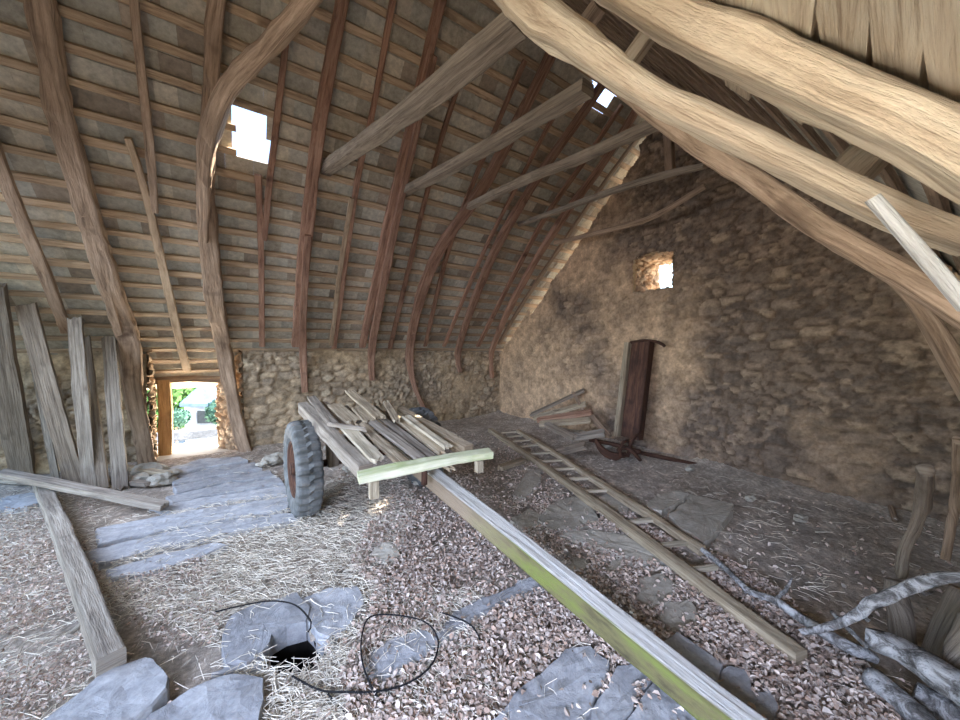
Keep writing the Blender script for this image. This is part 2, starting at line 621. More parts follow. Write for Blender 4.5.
# solid top and outer side of the left wall, in two pieces either side of the door
def prism(poly, z0, z1):
    n = len(poly)
    V = [(x, y, z0) for x, y in poly] + [(x, y, z1) for x, y in poly]
    Fc = [list(range(n))[::-1], list(range(n, 2 * n))] + [[i, (i + 1) % n, n + (i + 1) % n, n + i] for i in range(n)]
    return V, Fc
for poly in ([(lx0, YL + .03), (D_IN0 - .04, YL + .03), (D_OUT0 - .04, YL + WT), (lx0, YL + WT)],
             [(D_IN1 + .04, YL + .03), (lx1, YL + .03), (lx1, YL + WT), (D_OUT1 + .04, YL + WT)]):
    n = 4
    V = [(x, y, -.1) for x, y in poly] + [(x, y, (H if y < YL + .1 else EAVE - .06)) for x, y in poly]
    Fc = [list(range(n))[::-1], list(range(n, 2 * n))] + [[i, (i + 1) % n, n + (i + 1) % n, n + i] for i in range(n)]
    mk('wall_left', V, Fc, M['stone'], cols=np.tile(np.array((.32, .27, .2)), (8, 1)), kind='structure')
# door reveals
for nm, xi, xo, s in (('a', D_IN0, D_OUT0, 1), ('b', D_IN1, D_OUT1, -1)):
    U = Vector((xo - xi, WT, 0)); L = U.length; U.normalize()
    N = Vector((U.y, -U.x, 0)) * s
    grid_wall('wall_left', (xi, YL - .02, -.1), U, (0, 0, 1), N, L + .02, H + .1, .018,
              lambda u, v, L=L: v < H + .1 - u / L * (H - EAVE + .02), 31, BC, .15, .09, .25, 1.3, kind='structure')

# gable wall --------------------------------------------------------------
W0, W1 = onX(635, 262, XG), onX(674, 287, XG)            # window slot corners on the inner face
wy0, wy1, wz0, wz1 = W1.y, W0.y, W1.z - .02, W0.z + .02
gy0, gy1 = -2.4, YL + .1
def keep_gable(u, v):
    y, z = gy1 - u, v - .1
    jag = .10 * (vnoise(u * 6, v * 6, 8) - .5)
    arch = .05 * np.sin(np.clip((y - wy0) / (wy1 - wy0), 0, 1) * math.pi)
    win = (y > wy0) & (y < wy1) & (z > wz0) & (z < wz1 + arch)
    return (z < H + TL * (YL - y) - np.where((y < 5.2) & (y > 2.9), .27, .15) + jag) & (z < ZR + TR * y - .05) & ~win
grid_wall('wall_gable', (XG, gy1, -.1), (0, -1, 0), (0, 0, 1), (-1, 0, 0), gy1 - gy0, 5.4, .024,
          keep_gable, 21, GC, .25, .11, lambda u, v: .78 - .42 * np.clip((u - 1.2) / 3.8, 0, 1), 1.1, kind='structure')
# window reveal: four splayed rubble faces
GT = .55
def reveal(p, U, L, V_, l2, N, seed):
    grid_wall('wall_gable', p, U, V_, N, L, l2, .018, lambda u, v: u > -1, seed, BC, .14, .08, .3, .8, kind='structure')
reveal((XG - .01, wy1 - .0, wz0), (1, -.10, 0), GT, (0, 0, 1), wz1 - wz0 + .08, (0, -1, 0), 5)
reveal((XG - .01, wy0 + .0, wz0), (1, .10, 0), GT, (0, 0, 1), wz1 - wz0 + .08, (0, 1, 0), 6)
reveal((XG - .01, wy0, wz0), (1, 0, 0), GT, (0, 1, 0), wy1 - wy0, (0, 0, 1), 7)
reveal((XG - .01, wy0, wz1 + .05), (1, 0, -.1), GT, (0, 1, 0), wy1 - wy0, (0, 0, -1), 8)
# outer leaf of the gable (round the window), so that it has thickness
Vg = [(XG + GT, gy1, -.1), (XG + GT, gy0, -.1), (XG + GT, gy0, max(zright(gy0) - .1, -.05)), (XG + GT, RIDGE_Y, RIDGE_Z - .3), (XG + GT, gy1, zleft(gy1) - .3),
      (XG + GT, wy1 - .05, wz0), (XG + GT, wy0 + .05, wz0), (XG + GT, wy0 + .05, wz1), (XG + GT, wy1 - .05, wz1)]
mk('wall_gable', Vg, [[0, 1, 6, 5], [1, 2, 7, 6], [2, 3, 8, 7], [3, 4, 8], [4, 0, 5, 8]], M['stone'],
   cols=np.tile(np.array((.32, .27, .2)), (9, 1)), kind='structure')

# unseen partition behind the photographer, added to block sky light from the rear
mk('rear_sky_blocker', [(XB, -2.4, -.1), (XB, .9, -.1), (XB, .9, zright(.9) - .05), (XB, -1.5, zright(-1.5) - .05), (XB, -2.4, 0),
                 (XB - .06, -2.4, -.1), (XB - .06, .9, -.1), (XB - .06, .9, zright(.9) - .05), (XB - .06, -1.5, zright(-1.5) - .05), (XB - .06, -2.4, 0)],
   [[0, 1, 2, 3, 4], [9, 8, 7, 6, 5], [1, 6, 7, 2]], M['oak'], uvs=[(0, 0)] * 14, kind='structure')
mk('rear_sky_blocker', [(XB, .85, 2.9), (XB, zl_ := YL - (2.9 - H) / TL + .1, 2.9), (XB, 2.45, 4.85), (XB, .9, 2.95), (XB - .06, .85, 2.9), (XB - .06, zl_, 2.9), (XB - .06, 2.45, 4.85), (XB - .06, .9, 2.95)],
   [[0, 1, 2, 3], [7, 6, 5, 4], [0, 4, 5, 1]], M['oak'], uvs=[(0, 0)] * 12, kind='structure')
# ------------------------------------------------------------------ left roof slope: slates
SL = math.hypot(1, TL)
g = .215                                                  # batten gauge
slope_len = (YL + WT + .05 - RIDGE_Y) * SL
nrow = int(slope_len / g)
Udir = Vector((1, 0, 0)); Sdir = Vector((0, -1, TL)).normalized()
E0 = Vector((0, YL + WT + .05, zleft(YL + WT + .05)))
hA, hB = rf(250, 138), rf(598, 95)
holes = []                                                # polygons in the (x, s) plane of the slope
def s_of(p): return (Vector(p) - E0).dot(Sdir)
hole_poly = [(rf(a, b).x, s_of(rf(a, b))) for a, b in ((228, 124), (255, 126), (274, 148), (262, 158), (248, 157))]
hole_poly2 = [(rf(a, b).x, s_of(rf(a, b))) for a, b in ((595, 90), (603, 90), (604, 100), (596, 101))]
def inside(poly, x, y):
    c = False
    n = len(poly)
    for i in range(n):
        x1, y1 = poly[i][:2]; x2, y2 = poly[(i + 1) % n][:2]
        if (y1 > y) != (y2 > y) and x < (x2 - x1) * (y - y1) / (y2 - y1) + x1: c = not c
    return c
slot_lo, slot_hi = s_of(rf(548, 285)), s_of(rf(652, 138))
def slate_mesh(name, E0, Sd, Nn, x0, x1, nrow, skip, sw=.20, sgn=1, **kw):
    V, Fc, C = [], [], []
    for r_ in range(nrow):
        s0 = r_ * g
        x = x0 - random.random() * sw
        while x < x1:
            w = sw * random.uniform(.75, 1.25)
            a, b = max(x, x0), min(x + w - .0005, x1)
            x += w
            if b - a < .02: continue
            if skip((a + b) / 2, s0, a, b): continue
            lift = random.uniform(0, .006)
            lo = .030 + lift; hi = .010
            p = [E0 + Udir * a + Sd * (s0 - .01 + random.uniform(-.008, .008)) + Nn * lo, E0 + Udir * b + Sd * (s0 - .01) + Nn * lo,
                 E0 + Udir * b + Sd * (s0 + g * 1.9) + Nn * hi, E0 + Udir * a + Sd * (s0 + g * 1.9) + Nn * hi]
            k = len(V)
            V += p + [q + Nn * .008 for q in p]
            Fc += [[k, k + 3, k + 2, k + 1], [k + 4, k + 5, k + 6, k + 7], [k, k + 1, k + 5, k + 4], [k + 1, k + 2, k + 6, k + 5], [k + 2, k + 3, k + 7, k + 6], [k + 3, k, k + 4, k + 7]]
            t = random.random(); br = random.uniform(.75, 1.2)
            c = np.array((.50, .48, .40)) * (1 - t) + np.array((.55, .49, .38)) * t
            if random.random() < .12: c = np.array((.36, .30, .23))
            C += [c * br] * 8
    return mk(name, V, Fc, M['slate'], cols=np.array(C), kind='structure', **kw)
def skipL(x, s, a, b):
    if (hole_poly[0][0] - .2 < x < hole_poly[2][0] + .2) and any(inside(hole_poly, xx, s + k * g) for k in (.2, .9, 1.6) for xx in (a + .03, x, b - .03)): return True
    if any(inside(hole_poly2, xx, s + k * g) for k in (0, .5, 1, 1.5) for xx in np.linspace(a, b, 9)): return True
    if slot_lo < s < slot_hi and x > XG - .16 and random.random() < .12: return True
    return False
ROW0 = 1
slate_mesh('ceiling_left', E0, Sdir, ROOFN, XB, XG + .01, nrow + 1, skipL)
# verge slates beyond the gap, over the thickness of the gable wall
slate_mesh('ceiling_left', E0, Sdir, ROOFN, XG + .012, XG + .30, nrow + 1, lambda x, s, a, b: False)

ORD = ['lowest'] + ('second third fourth fifth sixth seventh eighth ninth tenth eleventh twelfth thirteenth fourteenth fifteenth sixteenth seventeenth '
       'eighteenth nineteenth twentieth').split() + ['twenty-' + w for w in 'first second third fourth fifth sixth seventh eighth ninth'.split()] + ['thirtieth'] + \
      ['thirty-' + w for w in 'first second third fourth fifth sixth seventh eighth ninth'.split()] + ['fortieth'] + ['forty-' + w for w in 'first second third fourth fifth sixth seventh eighth ninth'.split()]
for r_ in range(1, nrow):
    s = r_ * g + .02
    p = E0 + Sdir * s
    if p.z > RIDGE_Z - .1: break
    n = 9
    x0b, x1b = XB - .2, XG + .55
    pts = []
    for i in range(n):
        x = x0b + (x1b - x0b) * i / (n - 1)
        pts.append(p + Vector((x - p.x, 0, 0)) + Sdir * (.014 * noise.noise(Vector((x * .8, s * 9, 0))) * 2) - ROOFN * .012)
    if r_ < 3:     # below the wall top: only over the doorway
        pts = [Vector((D_IN0 - .3, p.y, p.z)) - ROOFN * .012, Vector(((D_IN0 + D_IN1) / 2, p.y, p.z)) - ROOFN * .012, Vector((D_IN1 + .3, p.y, p.z)) - ROOFN * .012]
    hs_ = [q[1] for q in hole_poly]; hx_ = [q[0] for q in hole_poly]
    def batten(pp, lab):
        beam('roof_batten', pp, random.uniform(.058, .078), .026, ROOFN, M['batten'], rnd=.1, wob=.05, step=.16, nsec=8,
             label='batten of left slope, %s row up from doorway eave%s' % (ORD[r_ - 1], lab),
             cat='batten', group='horizontal battens under the left roof slope')
    if min(hs_) - .03 < s < max(hs_) - .02:      # broken through at the big hole
        xa, xb = min(hx_) + .06, max(hx_) - .02
        pa_, pb_ = p + Vector((xa - p.x, 0, 0)) - ROOFN * .012, p + Vector((xb - p.x, 0, 0)) - ROOFN * .012
        batten([q for q in pts if q.x < xa - .1] + [pa_], ', left of the hole')
        batten([pb_] + [q for q in pts if q.x > xb + .1], ', right of the hole')
    else:
        batten(pts, '')

# right roof slope --------------------------------------------------------
E1 = Vector((0, -2.35, zright(-2.35)))
Sd2 = Vector((0, 1, TR)).normalized()
nrow2 = int((RIDGE_Y + 2.35) * math.hypot(1, TR) / g)
slate_mesh('ceiling_right', E1, Sd2, ROOFR, XB, XG + .6, nrow2 + 1, lambda x, s, a, b: a < -.3 and s < 2.25 * math.hypot(1, TR))
V, Fc, UV = [], [], []
for r_ in range(1, nrow2):
    p = E1 + Sd2 * (r_ * g)
    v_, f_, u_ = sweep([p + Vector((XB if p.y > -.1 else -.3, 0, 0)) - ROOFR * .012, p + Vector((2.4, 0, 0)) - ROOFR * .012, p + Vector((XG + .5, 0, 0)) - ROOFR * .012], .06, .026, ROOFR, .1, .05, .2, r_, 8)
    k = len(V)
    V += v_; Fc += [[i + k for i in f] for f in f_]; UV += u_
mk('ceiling_right', V, Fc, M['oak'], uvs=UV, kind='structure')

# ------------------------------------------------------------------ floor with a broken hole
hc = fl(294, 652)
def floor_z(x, y):
    return .028 * (fbm(x * .8 + 3, y * .8, 61) - .5) + .026 * (fbm(x * 4, y * 4, 62) - .5) + .016 * (fbm(x * 13, y * 13, 63) - .5)
HP = [fl(a, b) for a, b in ((266, 652), (275, 640), (290, 634), (306, 627), (313, 640), (326, 650), (318, 664), (305, 672), (284, 676), (270, 668))]
hp = [(p.x, p.y) for p in HP]
fx0, fx1, fy0, fy1 = XB - 1, XG + .1, -2.4, YL + .1
def make_floor():
    nu, nv = 330, 360
    xs = np.linspace(fx0, fx1, nu); ys = np.linspace(fy0, fy1, nv)
    X, Y = np.meshgrid(xs, ys, indexing='ij')
    Z = floor_z(X, Y)
    # rubble and dust banked against the gable foot and corner
    Z += np.clip(1 - (XG - X) / .9, 0, 1) ** 2 * .10 * (.4 + fbm(X * 2, Y * 2, 70))
    Z += np.clip(1 - (YL - Y) / .4, 0, 1) ** 2 * .05 * ((X > D_IN1 + .1) | (X < D_IN0 - .1))
    a = fbm(X * 1.2, Y * 1.2, 71)[..., None]; b = fbm(X * 9, Y * 9, 72)[..., None]
    c = np.array((.34, .28, .215)) * (1 - a) + np.array((.46, .41, .35)) * a
    c = c * (.62 + .75 * b)
    speck = (fbm(X * 40, Y * 40, 75, 2)[..., None] > .62)
    c = np.where(speck, c * 1.45, c)
    ii, jj = np.meshgrid(np.arange(nu - 1), np.arange(nv - 1), indexing='ij')
    A = (ii * nv + jj).ravel()
    cx = (xs[ii] + xs[ii + 1]).ravel() / 2; cy = (ys[jj] + ys[jj + 1]).ravel() / 2
    ok = np.array([not (abs(x - hc.x) < .4 and abs(y - hc.y) < .4 and inside(hp, x, y)) for x, y in zip(cx, cy)])
    A = A[ok]
    Fc = np.stack([A, A + nv, A + nv + 1, A + 1], axis=1)
    P = np.stack([X, Y, Z], axis=-1).reshape(-1, 3)
    mk('floor', P, Fc, M['earth'], cols=np.clip(c, .01, 1).reshape(-1, 3), smooth=True, kind='structure')
make_floor()
# cavity under the hole
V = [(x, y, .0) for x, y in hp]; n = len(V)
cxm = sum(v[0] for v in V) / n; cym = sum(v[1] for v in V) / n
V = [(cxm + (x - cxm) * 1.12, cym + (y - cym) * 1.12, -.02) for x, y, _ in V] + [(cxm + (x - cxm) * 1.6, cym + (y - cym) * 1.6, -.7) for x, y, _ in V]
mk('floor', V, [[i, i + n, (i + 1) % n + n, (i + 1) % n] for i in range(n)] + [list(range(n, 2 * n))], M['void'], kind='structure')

# ------------------------------------------------------------------ outside, seen through the door
yo = YL + WT
out = lambda px, py, d: dp(px, py, d)
gv = []
prof = [(YL + .1, -.03), (yo + .1, -.05), (8.2, -.30), (10.5, -.85), (13, -2.6), (30, -4.6), (70, -5)]
for y, z in prof:
    for x in (-40, -4, 0, 4, 12, 40): gv.append((x, y, z if abs(x) < 39 else z))
Fc = [[r * 6 + c, r * 6 + c + 1, (r + 1) * 6 + c + 1, (r + 1) * 6 + c] for r in range(len(prof) - 1) for c in range(5)]
mk('ground_outside', gv, Fc, M['ground_out'], kind='structure')
mk('ground_outside', [(XG + .9, -30, -.1), (40, -30, -.1), (40, 12, -.1), (XG + .9, 12, -.1)], [[0, 1, 2, 3]], M['ground_out'], kind='structure')


def foliage(name, c, rx, ry, rz, n, m, sz, **kw):
    r = np.random.default_rng(int(abs(c[0] * 100 + c[1] * 7)))
    V, Fc = [], []
    for i in range(n):
        d = r.normal(size=3); d /= np.linalg.norm(d)
        lump = 1 + .25 * noise.noise(Vector(tuple(d * 2.1)) + Vector((c[0], 0, 0)))
        p = np.array(c) + d * np.array((rx, ry, rz)) * lump * r.uniform(.75, 1.0)
        a = r.normal(size=3); a /= np.linalg.norm(a); b = np.cross(a, d); b /= np.linalg.norm(b) + 1e-6
        k = len(V)
        V += [p - a * sz, p + b * sz * .5, p + a * sz, p - b * sz * .5]
        Fc.append([k, k + 1, k + 2, k + 3])
    return mk(name, V, Fc, m, **kw)


def blob_wall():
    A_, B_ = out(196, 432, 8.9), out(222, 431, 9.6)
    A_ = Vector((A_.x - 1.6, A_.y, A_.z))
    U = (B_ - A_); L = U.length + .6; U.normalize()
    Vx = Vector((0, 0, 1)); N = Vector((U.y, -U.x, 0)).normalized()
    V, Fc, UV = sweep([A_, (A_ + B_) / 2, B_ + U * .6], .3, .22, (0, 0, 1), .3, .12, .2, 3, 12)
    o = mk('low_garden_wall', V, Fc, M['stone'], cols=np.tile(np.array((.12, .13, .15)), (len(V), 1)), label='low grey stone garden wall outside across the yard, seen through the doorway', cat='wall')
blob_wall()
# slate roofed house
hb = empty('house', out(205, 432, 24), label='distant grey stone house with a steep blue slate roof seen through the doorway', cat='house')
r0, r1 = out(210, 376, 24), out(236, 372, 26)
e0, e1 = out(184, 402, 21.5), out(224, 404, 23.5)
dvec = Vector((r0.x - e0.x, r0.y - e0.y, 0)) * 2
mk('wall', [e0, e1, Vector((e1.x, e1.y, -4.8)), Vector((e0.x, e0.y, -4.8)), e0 + Vector((2, 4, 0)), Vector((e0.x + 2, e0.y + 4, -4.8)), (r0 + Vector((0, 0, -.1)))],
   [[3, 2, 1, 0], [0, 4, 5, 3], [0, 6, 4]], M['house_wall'], hb)
mk('roof', [e0 + Vector((-.2, -.1, -.05)), e1 + Vector((.3, 0, -.05)), r1, r0, e0 + Vector((-.2, -.1, -.25)), e1 + Vector((.3, 0, -.25)), r1 - Vector((0, 0, .2)), r0 - Vector((0, 0, .2))],
   [[0, 1, 2, 3], [7, 6, 5, 4], [0, 4, 5, 1], [1, 5, 6, 2], [2, 6, 7, 3], [3, 7, 4, 0]], M['house_roof'], hb)
for a in (.3, .62):
    q = e0.lerp(e1, a); T_ = (e1 - e0).normalized(); Nn_ = Vector((T_.y, -T_.x, 0)) * .04
    mk('window', [q + Nn_ + Vector((0, 0, -.5)), q + T_ * .7 + Nn_ + Vector((0, 0, -.5)), q + T_ * .7 + Nn_ + Vector((0, 0, -1.3)), q + Nn_ + Vector((0, 0, -1.3))], [[0, 1, 2, 3], [3, 2, 1, 0]], M['glassless'], hb)
for (px, py, d, rx, rz, n, mm, lb, ct) in (
        (152, 385, 26, 3.0, 4.2, 2600, 'foliage', 'bright green leafy tree far behind the yard, left in the doorway view', 'tree'),
        (190, 372, 44, 5.0, 4.5, 2200, 'foliage', 'green tree rising behind the distant slate roof', 'tree'),
        (176, 418, 13, .4, .30, 900, 'foliage2', 'small blue-green bush beside the low garden wall outside, nearer the wooden post', 'bush'),
        (219, 412, 15, .45, .5, 900, 'foliage2', 'taller blue-green bush in front of the distant house wall', 'bush')):
    c = out(px, py, d)
    t = empty('tree' if ct == 'tree' else 'bush', (c.x, c.y, -4.6 if ct == 'tree' else -2.9), label=lb, cat=ct)
    foliage('crown', tuple(c), rx, rx * .8, rz, n, M[mm], .32 if ct == 'tree' else .12, parent=t)
    beam('trunk', [Vector((c.x, c.y, t.location.z)), c], .4 if ct == 'tree' else .07, .4 if ct == 'tree' else .07, (0, 1, 0), M['oak'], t, rnd=1, step=.6)

# wooden post in the doorway and lintel
pa, pb = onY(164, 380, yo - .12), onY(166, 461, yo - .12)
beam('door_post', [pa, Vector((pa.x + .01, pa.y, .6)), Vector((pb.x, pb.y, -.03))], .15, .13, (0, 1, 0), M['orangewood'], wob=.04,
     label='orange-brown upright post standing in the left part of the doorway', cat='post')
la, lb_ = onY(146, 382, yo - .08), onY(226, 379, yo - .08)
beam('door_lintel', [la, (la + lb_) / 2 + Vector((0, 0, .03)), lb_], .10, .16, (0, 1, 0), M['oak'], wob=.06,
     label='rough bark-edged lintel beam across the top of the doorway', cat='beam')
# threshold boards
# ------------------------------------------------------------------ principal timbers, left slope
OFF = .10
def rafter(pix, h, m, label, name='rafter', off=OFF, cat='rafter', foot=None, **kw):
    pts = [rf(a, b, off) for a, b, w in pix]
    K = .66 if name == 'principal_rafter' else .74
    ws = [K * w * depth(p) / F_PX for (a, b, w), p in zip(pix, pts)]
    if foot:
        for a, b, w in foot:
            p = onY(a, b, YL - .09); pts.append(p); ws.append(K * w * depth(p) / F_PX)
    return beam(name, pts, ws, h * .7, ROOFN, M[m], label=label, cat=cat, **kw)

rafter([(30, -60, 30), (40, 0, 28), (60, 110, 27), (86, 205, 27), (110, 285, 26), (127, 335, 25)], .16, 'oak',
       'thick curved oak principal rafter, second timber from the left, its foot by the door jamb', foot=[(134, 390, 22), (147, 463, 20)], name='principal_rafter', wob=.09, rnd=.45)
rafter([(84, 215, 6), (100, 270, 8), (128, 362, 8)], .06, 'oak', 'thin split lath lying along the left side of the curved principal beside the door', off=.13)
rafter([(-25, 90, 13), (0, 165, 13), (20, 215, 13), (47, 280, 12), (67, 332, 11)], .07, 'oak', 'slim rafter at the far left edge ending on the wall top above the leaning boards')
rafter([(132, -40, 10), (134, 0, 10), (140, 60, 10), (150, 150, 10), (155, 212, 7)], .06, 'oak', 'slim broken rafter hanging down between the two thick principals left of the roof hole')
rafter([(128, 138, 7), (146, 195, 9), (168, 290, 9), (187, 371, 9)], .06, 'batten', 'short pale rafter running down to the boards above the doorway', off=.06)
rafter([(222, -50, 24), (217, 0, 23), (209, 100, 19), (206, 200, 23), (214, 295, 24), (224, 350, 19)], .15, 'oak',
       'thick principal rafter left of the bright roof hole, its foot on the right door jamb', foot=[(234, 405, 17), (246, 452, 16)], name='principal_rafter', wob=.08, rnd=.4)
rafter([(288, 20, 7), (284, 60, 8), (272, 160, 8), (264, 240, 7)], .05, 'oak_red', 'slim rafter passing just right of the bright roof hole', off=.06)
rafter([(258, 175, 8), (261, 250, 7), (262, 346, 7)], .05, 'oak_red', 'short slim rafter below the bright roof hole', off=.06)
rafter([(352, -40, 19), (343, 0, 18), (322, 110, 18), (307, 225, 18), (297, 345, 15)], .13, 'oak_red', 'broad red-brown principal rafter that carries the lowest, thickest collar beam', name='principal_rafter')
rafter([(308, 235, 8), (304, 300, 9), (303, 348, 9)], .08, 'oak_red', 'narrow post spliced to the broad red-brown rafter, its foot running down the stone wall', off=.16, foot=[(305, 392, 8)])
rafter([(399, -30, 8), (393, 0, 8), (372, 115, 7), (355, 195, 7), (334, 348, 6)], .05, 'oak_red', 'slim rafter between the first and second collar beam feet', off=.06)
rafter([(352, 198, 6), (340, 270, 6), (331, 345, 5)], .05, 'batten', 'pale short lath nailed beside the slim rafter above the cart', off=.07)
rafter([(450, -40, 15), (441, 0, 14), (415, 110, 14), (388, 225, 13), (362, 346, 9)], .12, 'oak_red', 'red-brown principal rafter, left one of the split pair above the cart', name='principal_rafter')
rafter([(434, 55, 8), (412, 150, 9), (388, 260, 11), (372, 346, 11)], .12, 'oak_red', 'red-brown principal rafter, right one of the split pair above the cart', name='principal_rafter', off=.16, foot=[(372, 380, 7)])
rafter([(472, 40, 7), (462, 75, 6), (430, 180, 6), (390, 348, 6)], .05, 'oak_red', 'slim rafter between the split pair and the fourth principal', off=.06)
rafter([(566, 20, 13), (541, 75, 14), (490, 175, 15), (432, 265, 15), (410, 346, 12)], .14, 'oak_red', 'strong curved principal rafter under the end of the second collar beam', name='principal_rafter', foot=[(414, 385, 7), (428, 415, 6)])
rafter([(525, 60, 7), (495, 130, 6), (450, 245, 6), (425, 346, 5)], .05, 'oak_red', 'slim rafter just right of the curved fourth principal', off=.06)
rafter([(612, 70, 9), (585, 110, 10), (530, 190, 11), (490, 262, 12), (459, 346, 9)], .12, 'oak_red', 'principal rafter under the end of the third collar beam', name='principal_rafter', foot=[(460, 372, 5)])
rafter([(560, 105, 5), (520, 180, 5), (480, 260, 5), (444, 346, 5)], .05, 'oak_red', 'slim rafter between the third collar principal and the curved one', off=.06)
rafter([(622, 105, 6), (585, 160, 6), (535, 235, 7), (478, 346, 6)], .06, 'oak_red', 'slim rafter next to the principal nearest the gable', off=.06)
rafter([(645, 95, 9), (605, 160, 10), (560, 222, 10), (520, 288, 10), (492, 350, 7)], .12, 'oak_red', 'last principal rafter before the gap at the gable', name='principal_rafter', foot=[(492, 378, 4)])
rafter([(652, 120, 5), (628, 150, 5), (575, 225, 6), (520, 308, 6), (499, 344, 5)], .05, 'oak', 'thin verge rafter beside the bright gap along the gable', off=.05)

# braces / collar beams ----------------------------------------------------
pts = [rf(335, -40, 1.0), rf(305, 5, .80), rf(268, 47, .55), rf(232, 84, .33), rf(213, 125, .22), rf(205, 175, .17), rf(204, 240, .14)]
beam('curved_brace', pts, [.13, .13, .14, .16, .165, .13, .09], [.12, .12, .12, .13, .13, .11, .08], (-.3, -.5, .5), M['oak'], wob=.1, rnd=.6, nsec=16,
     label='naturally curved oak brace springing from the principal left of the roof hole', cat='brace')
def collar(X, pix, hpx, m, label, d=.12, wob=.05, dx=0.0, **kw):
    pts = [onX(a, b, X + dx * i / (len(pix) - 1)) for i, (a, b) in enumerate(pix)]
    hs = [.64 * h * depth(p) / F_PX for h, p in zip(hpx, pts)]
    return beam('collar_beam', pts, d * .7, hs, (0, .2, 1), M[m], label=label, cat='beam', group=None, wob=wob, **kw)
collar(.79, [(318, 174), (400, 118), (460, 70), (520, 22)], [17, 19, 23, 27], 'oak_dusty', 'thickest and nearest collar beam, with a pale whitish end at the left', .16, dx=.16)
collar(1.66, [(396, 196), (450, 168), (520, 128), (588, 88)], [11, 14, 16, 20], 'oak_dusty', 'second collar beam, below the small bright roof hole', .15)
collar(2.54, [(456, 213), (520, 182), (580, 158), (660, 122)], [8, 11, 13, 15], 'oak_dusty', 'third collar beam, crossing the dark right side of the slates', .12)
collar(3.56, [(515, 226), (560, 210), (610, 192), (660, 176), (705, 166)], [6, 7, 9, 10, 8], 'oak_dusty', 'fourth and farthest collar beam, bowed, in front of the bright verge gap', .11, rnd=.8)
pts = [onX(555, 243, 4.3), onX(600, 232, 4.3), onX(650, 218, 4.3), onX(705, 186, 4.3)]
beam('pole', pts, .07, .07, (0, 0, 1), M['oak'], rnd=1, label='thin crooked pole spanning in front of the gable below the farthest collar', cat='pole')
beam('king_post', [onX(668, 125, 4.4), onX(671, 178, 4.4)], .10, .10, (1, 0, 0), M['oak'], label='short upright post under the ridge in front of the gable', cat='post')

# right-hand blades --------------------------------------------------------
pts = [onX(492, -30, .76), onX(532, 12, .79), onX(578, 42, .80), onX(640, 88, .85), onX(720, 130, .92), onX(800, 168, 1.0), onX(880, 207, 1.08), onX(975, 243, 1.15)]
hs = [.115, .12, .085, .062, .060, .056, .055, .05]
beam('principal_rafter', pts, [.06, .065, .06, .05, .045, .045, .04, .04], hs, (0, -.5, 1), M['oak_pale'], wob=.09, rnd=.55, nsec=20, step=.03,
     label='big pale gnarled timber crossing the upper right, nearest the camera below the roof', cat='rafter')
pts = [onX(575, 55, 1.6), onX(620, 84, 1.66), onX(690, 140, 1.66), onX(740, 172, 1.66), onX(800, 213, 1.7), onX(860, 250, 1.7), onX(920, 285, 1.75), onX(990, 330, 1.8)]
beam('principal_rafter', pts, [.05] * 8, [.085, .085, .08, .075, .075, .075, .075, .075], (0, -.5, 1), M['oak'], wob=.09, rnd=.5, nsec=16, step=.05,
     label='shaded brown blade running parallel below the big pale timber, in front of the gable', cat='rafter')
beam('rafter', [onX(872, 198, 1.0), onX(905, 235, 1.02), onX(968, 308, 1.05)], [.008, .018, .026], .022, (0, -.5, 1), M['dirtwhite'], wob=.03, rnd=.2, step=.04,
     label='narrow pale strut forking down from the big gnarled timber at the right edge', cat='strut')
beam('rafter', [onX(885, 262, 2.6), onX(915, 300, 2.6), onX(945, 350, 2.7), onX(975, 400, 2.8)], .07, .07, (0, -.5, 1), M['oak'], wob=.08, rnd=.4,
     label='dark brace descending along the right edge in front of the gable stones', cat='brace')
pts = [rr(560, -60, .10), rr(610, -18, .10), rr(690, 30, .10), rr(760, 62, .10), rr(830, 92, .10), rr(900, 122, .10), rr(985, 166, .10), rr(1060, 210, .10)]
ws = [w * depth(p) / F_PX for w, p in zip([44, 50, 60, 58, 56, 56, 56, 54], pts)]
beam('principal_rafter', pts, ws, .10, ROOFR, M['oak_pale'], wob=.06, rnd=.3, nsec=20, step=.04,
     label='broad pale timber with knots just under the roof boards at the top right corner', cat='rafter')
# horizontal sheathing boards above it
edges = [(700, 0), (762, 0), (815, 0), (872, 0), (928, 0), (985, 0)]
for i in range(5):
    x0, x1 = 712 + i * 55, 712 + (i + 1) * 55 - 2
    c = (x0 + x1) / 2
    a, b = rr(c - 2, -70, .03), rr(c, 48 + (c - 712) * .43 + 32, .03)
    w = 53 * depth(rr(c, 10, .03)) / F_PX * 1.08
    board('roof_board', a, b, w, .02, ROOFR, M['oak_pale'], jag=.002,
          label='wide pale plank above the knotted timber at the top right, %s from the left' % ['first', 'second', 'third', 'fourth', 'fifth'][i], cat='board', group='planks above the knotted timber')
beam('rafter_end', [dp(842, 182, .80), dp(914, 108, .80)], .085, .04, (0, -.5, 1), M['oak_pale'], wob=.03, step=.05,
     label='short pale cross block bridging the gap between the two big pale timbers at the right', cat='block')
beam('rafter_end', [dp(622, 72, 1.55), dp(660, 18, 1.45)], .09, .06, (0, -.5, 1), M['oak_pale'], wob=.03, step=.05,
     label='short pale cross block between the two big pale timbers near the picture top centre', cat='block')
beam('rafter_end', [dp(572, 45, 1.75), dp(600, 5, 1.6)], .07, .06, (0, -.5, 1), M['oak'], wob=.03, step=.05,
     label='small brown cross block at the upper end of the big gnarled timber', cat='block')

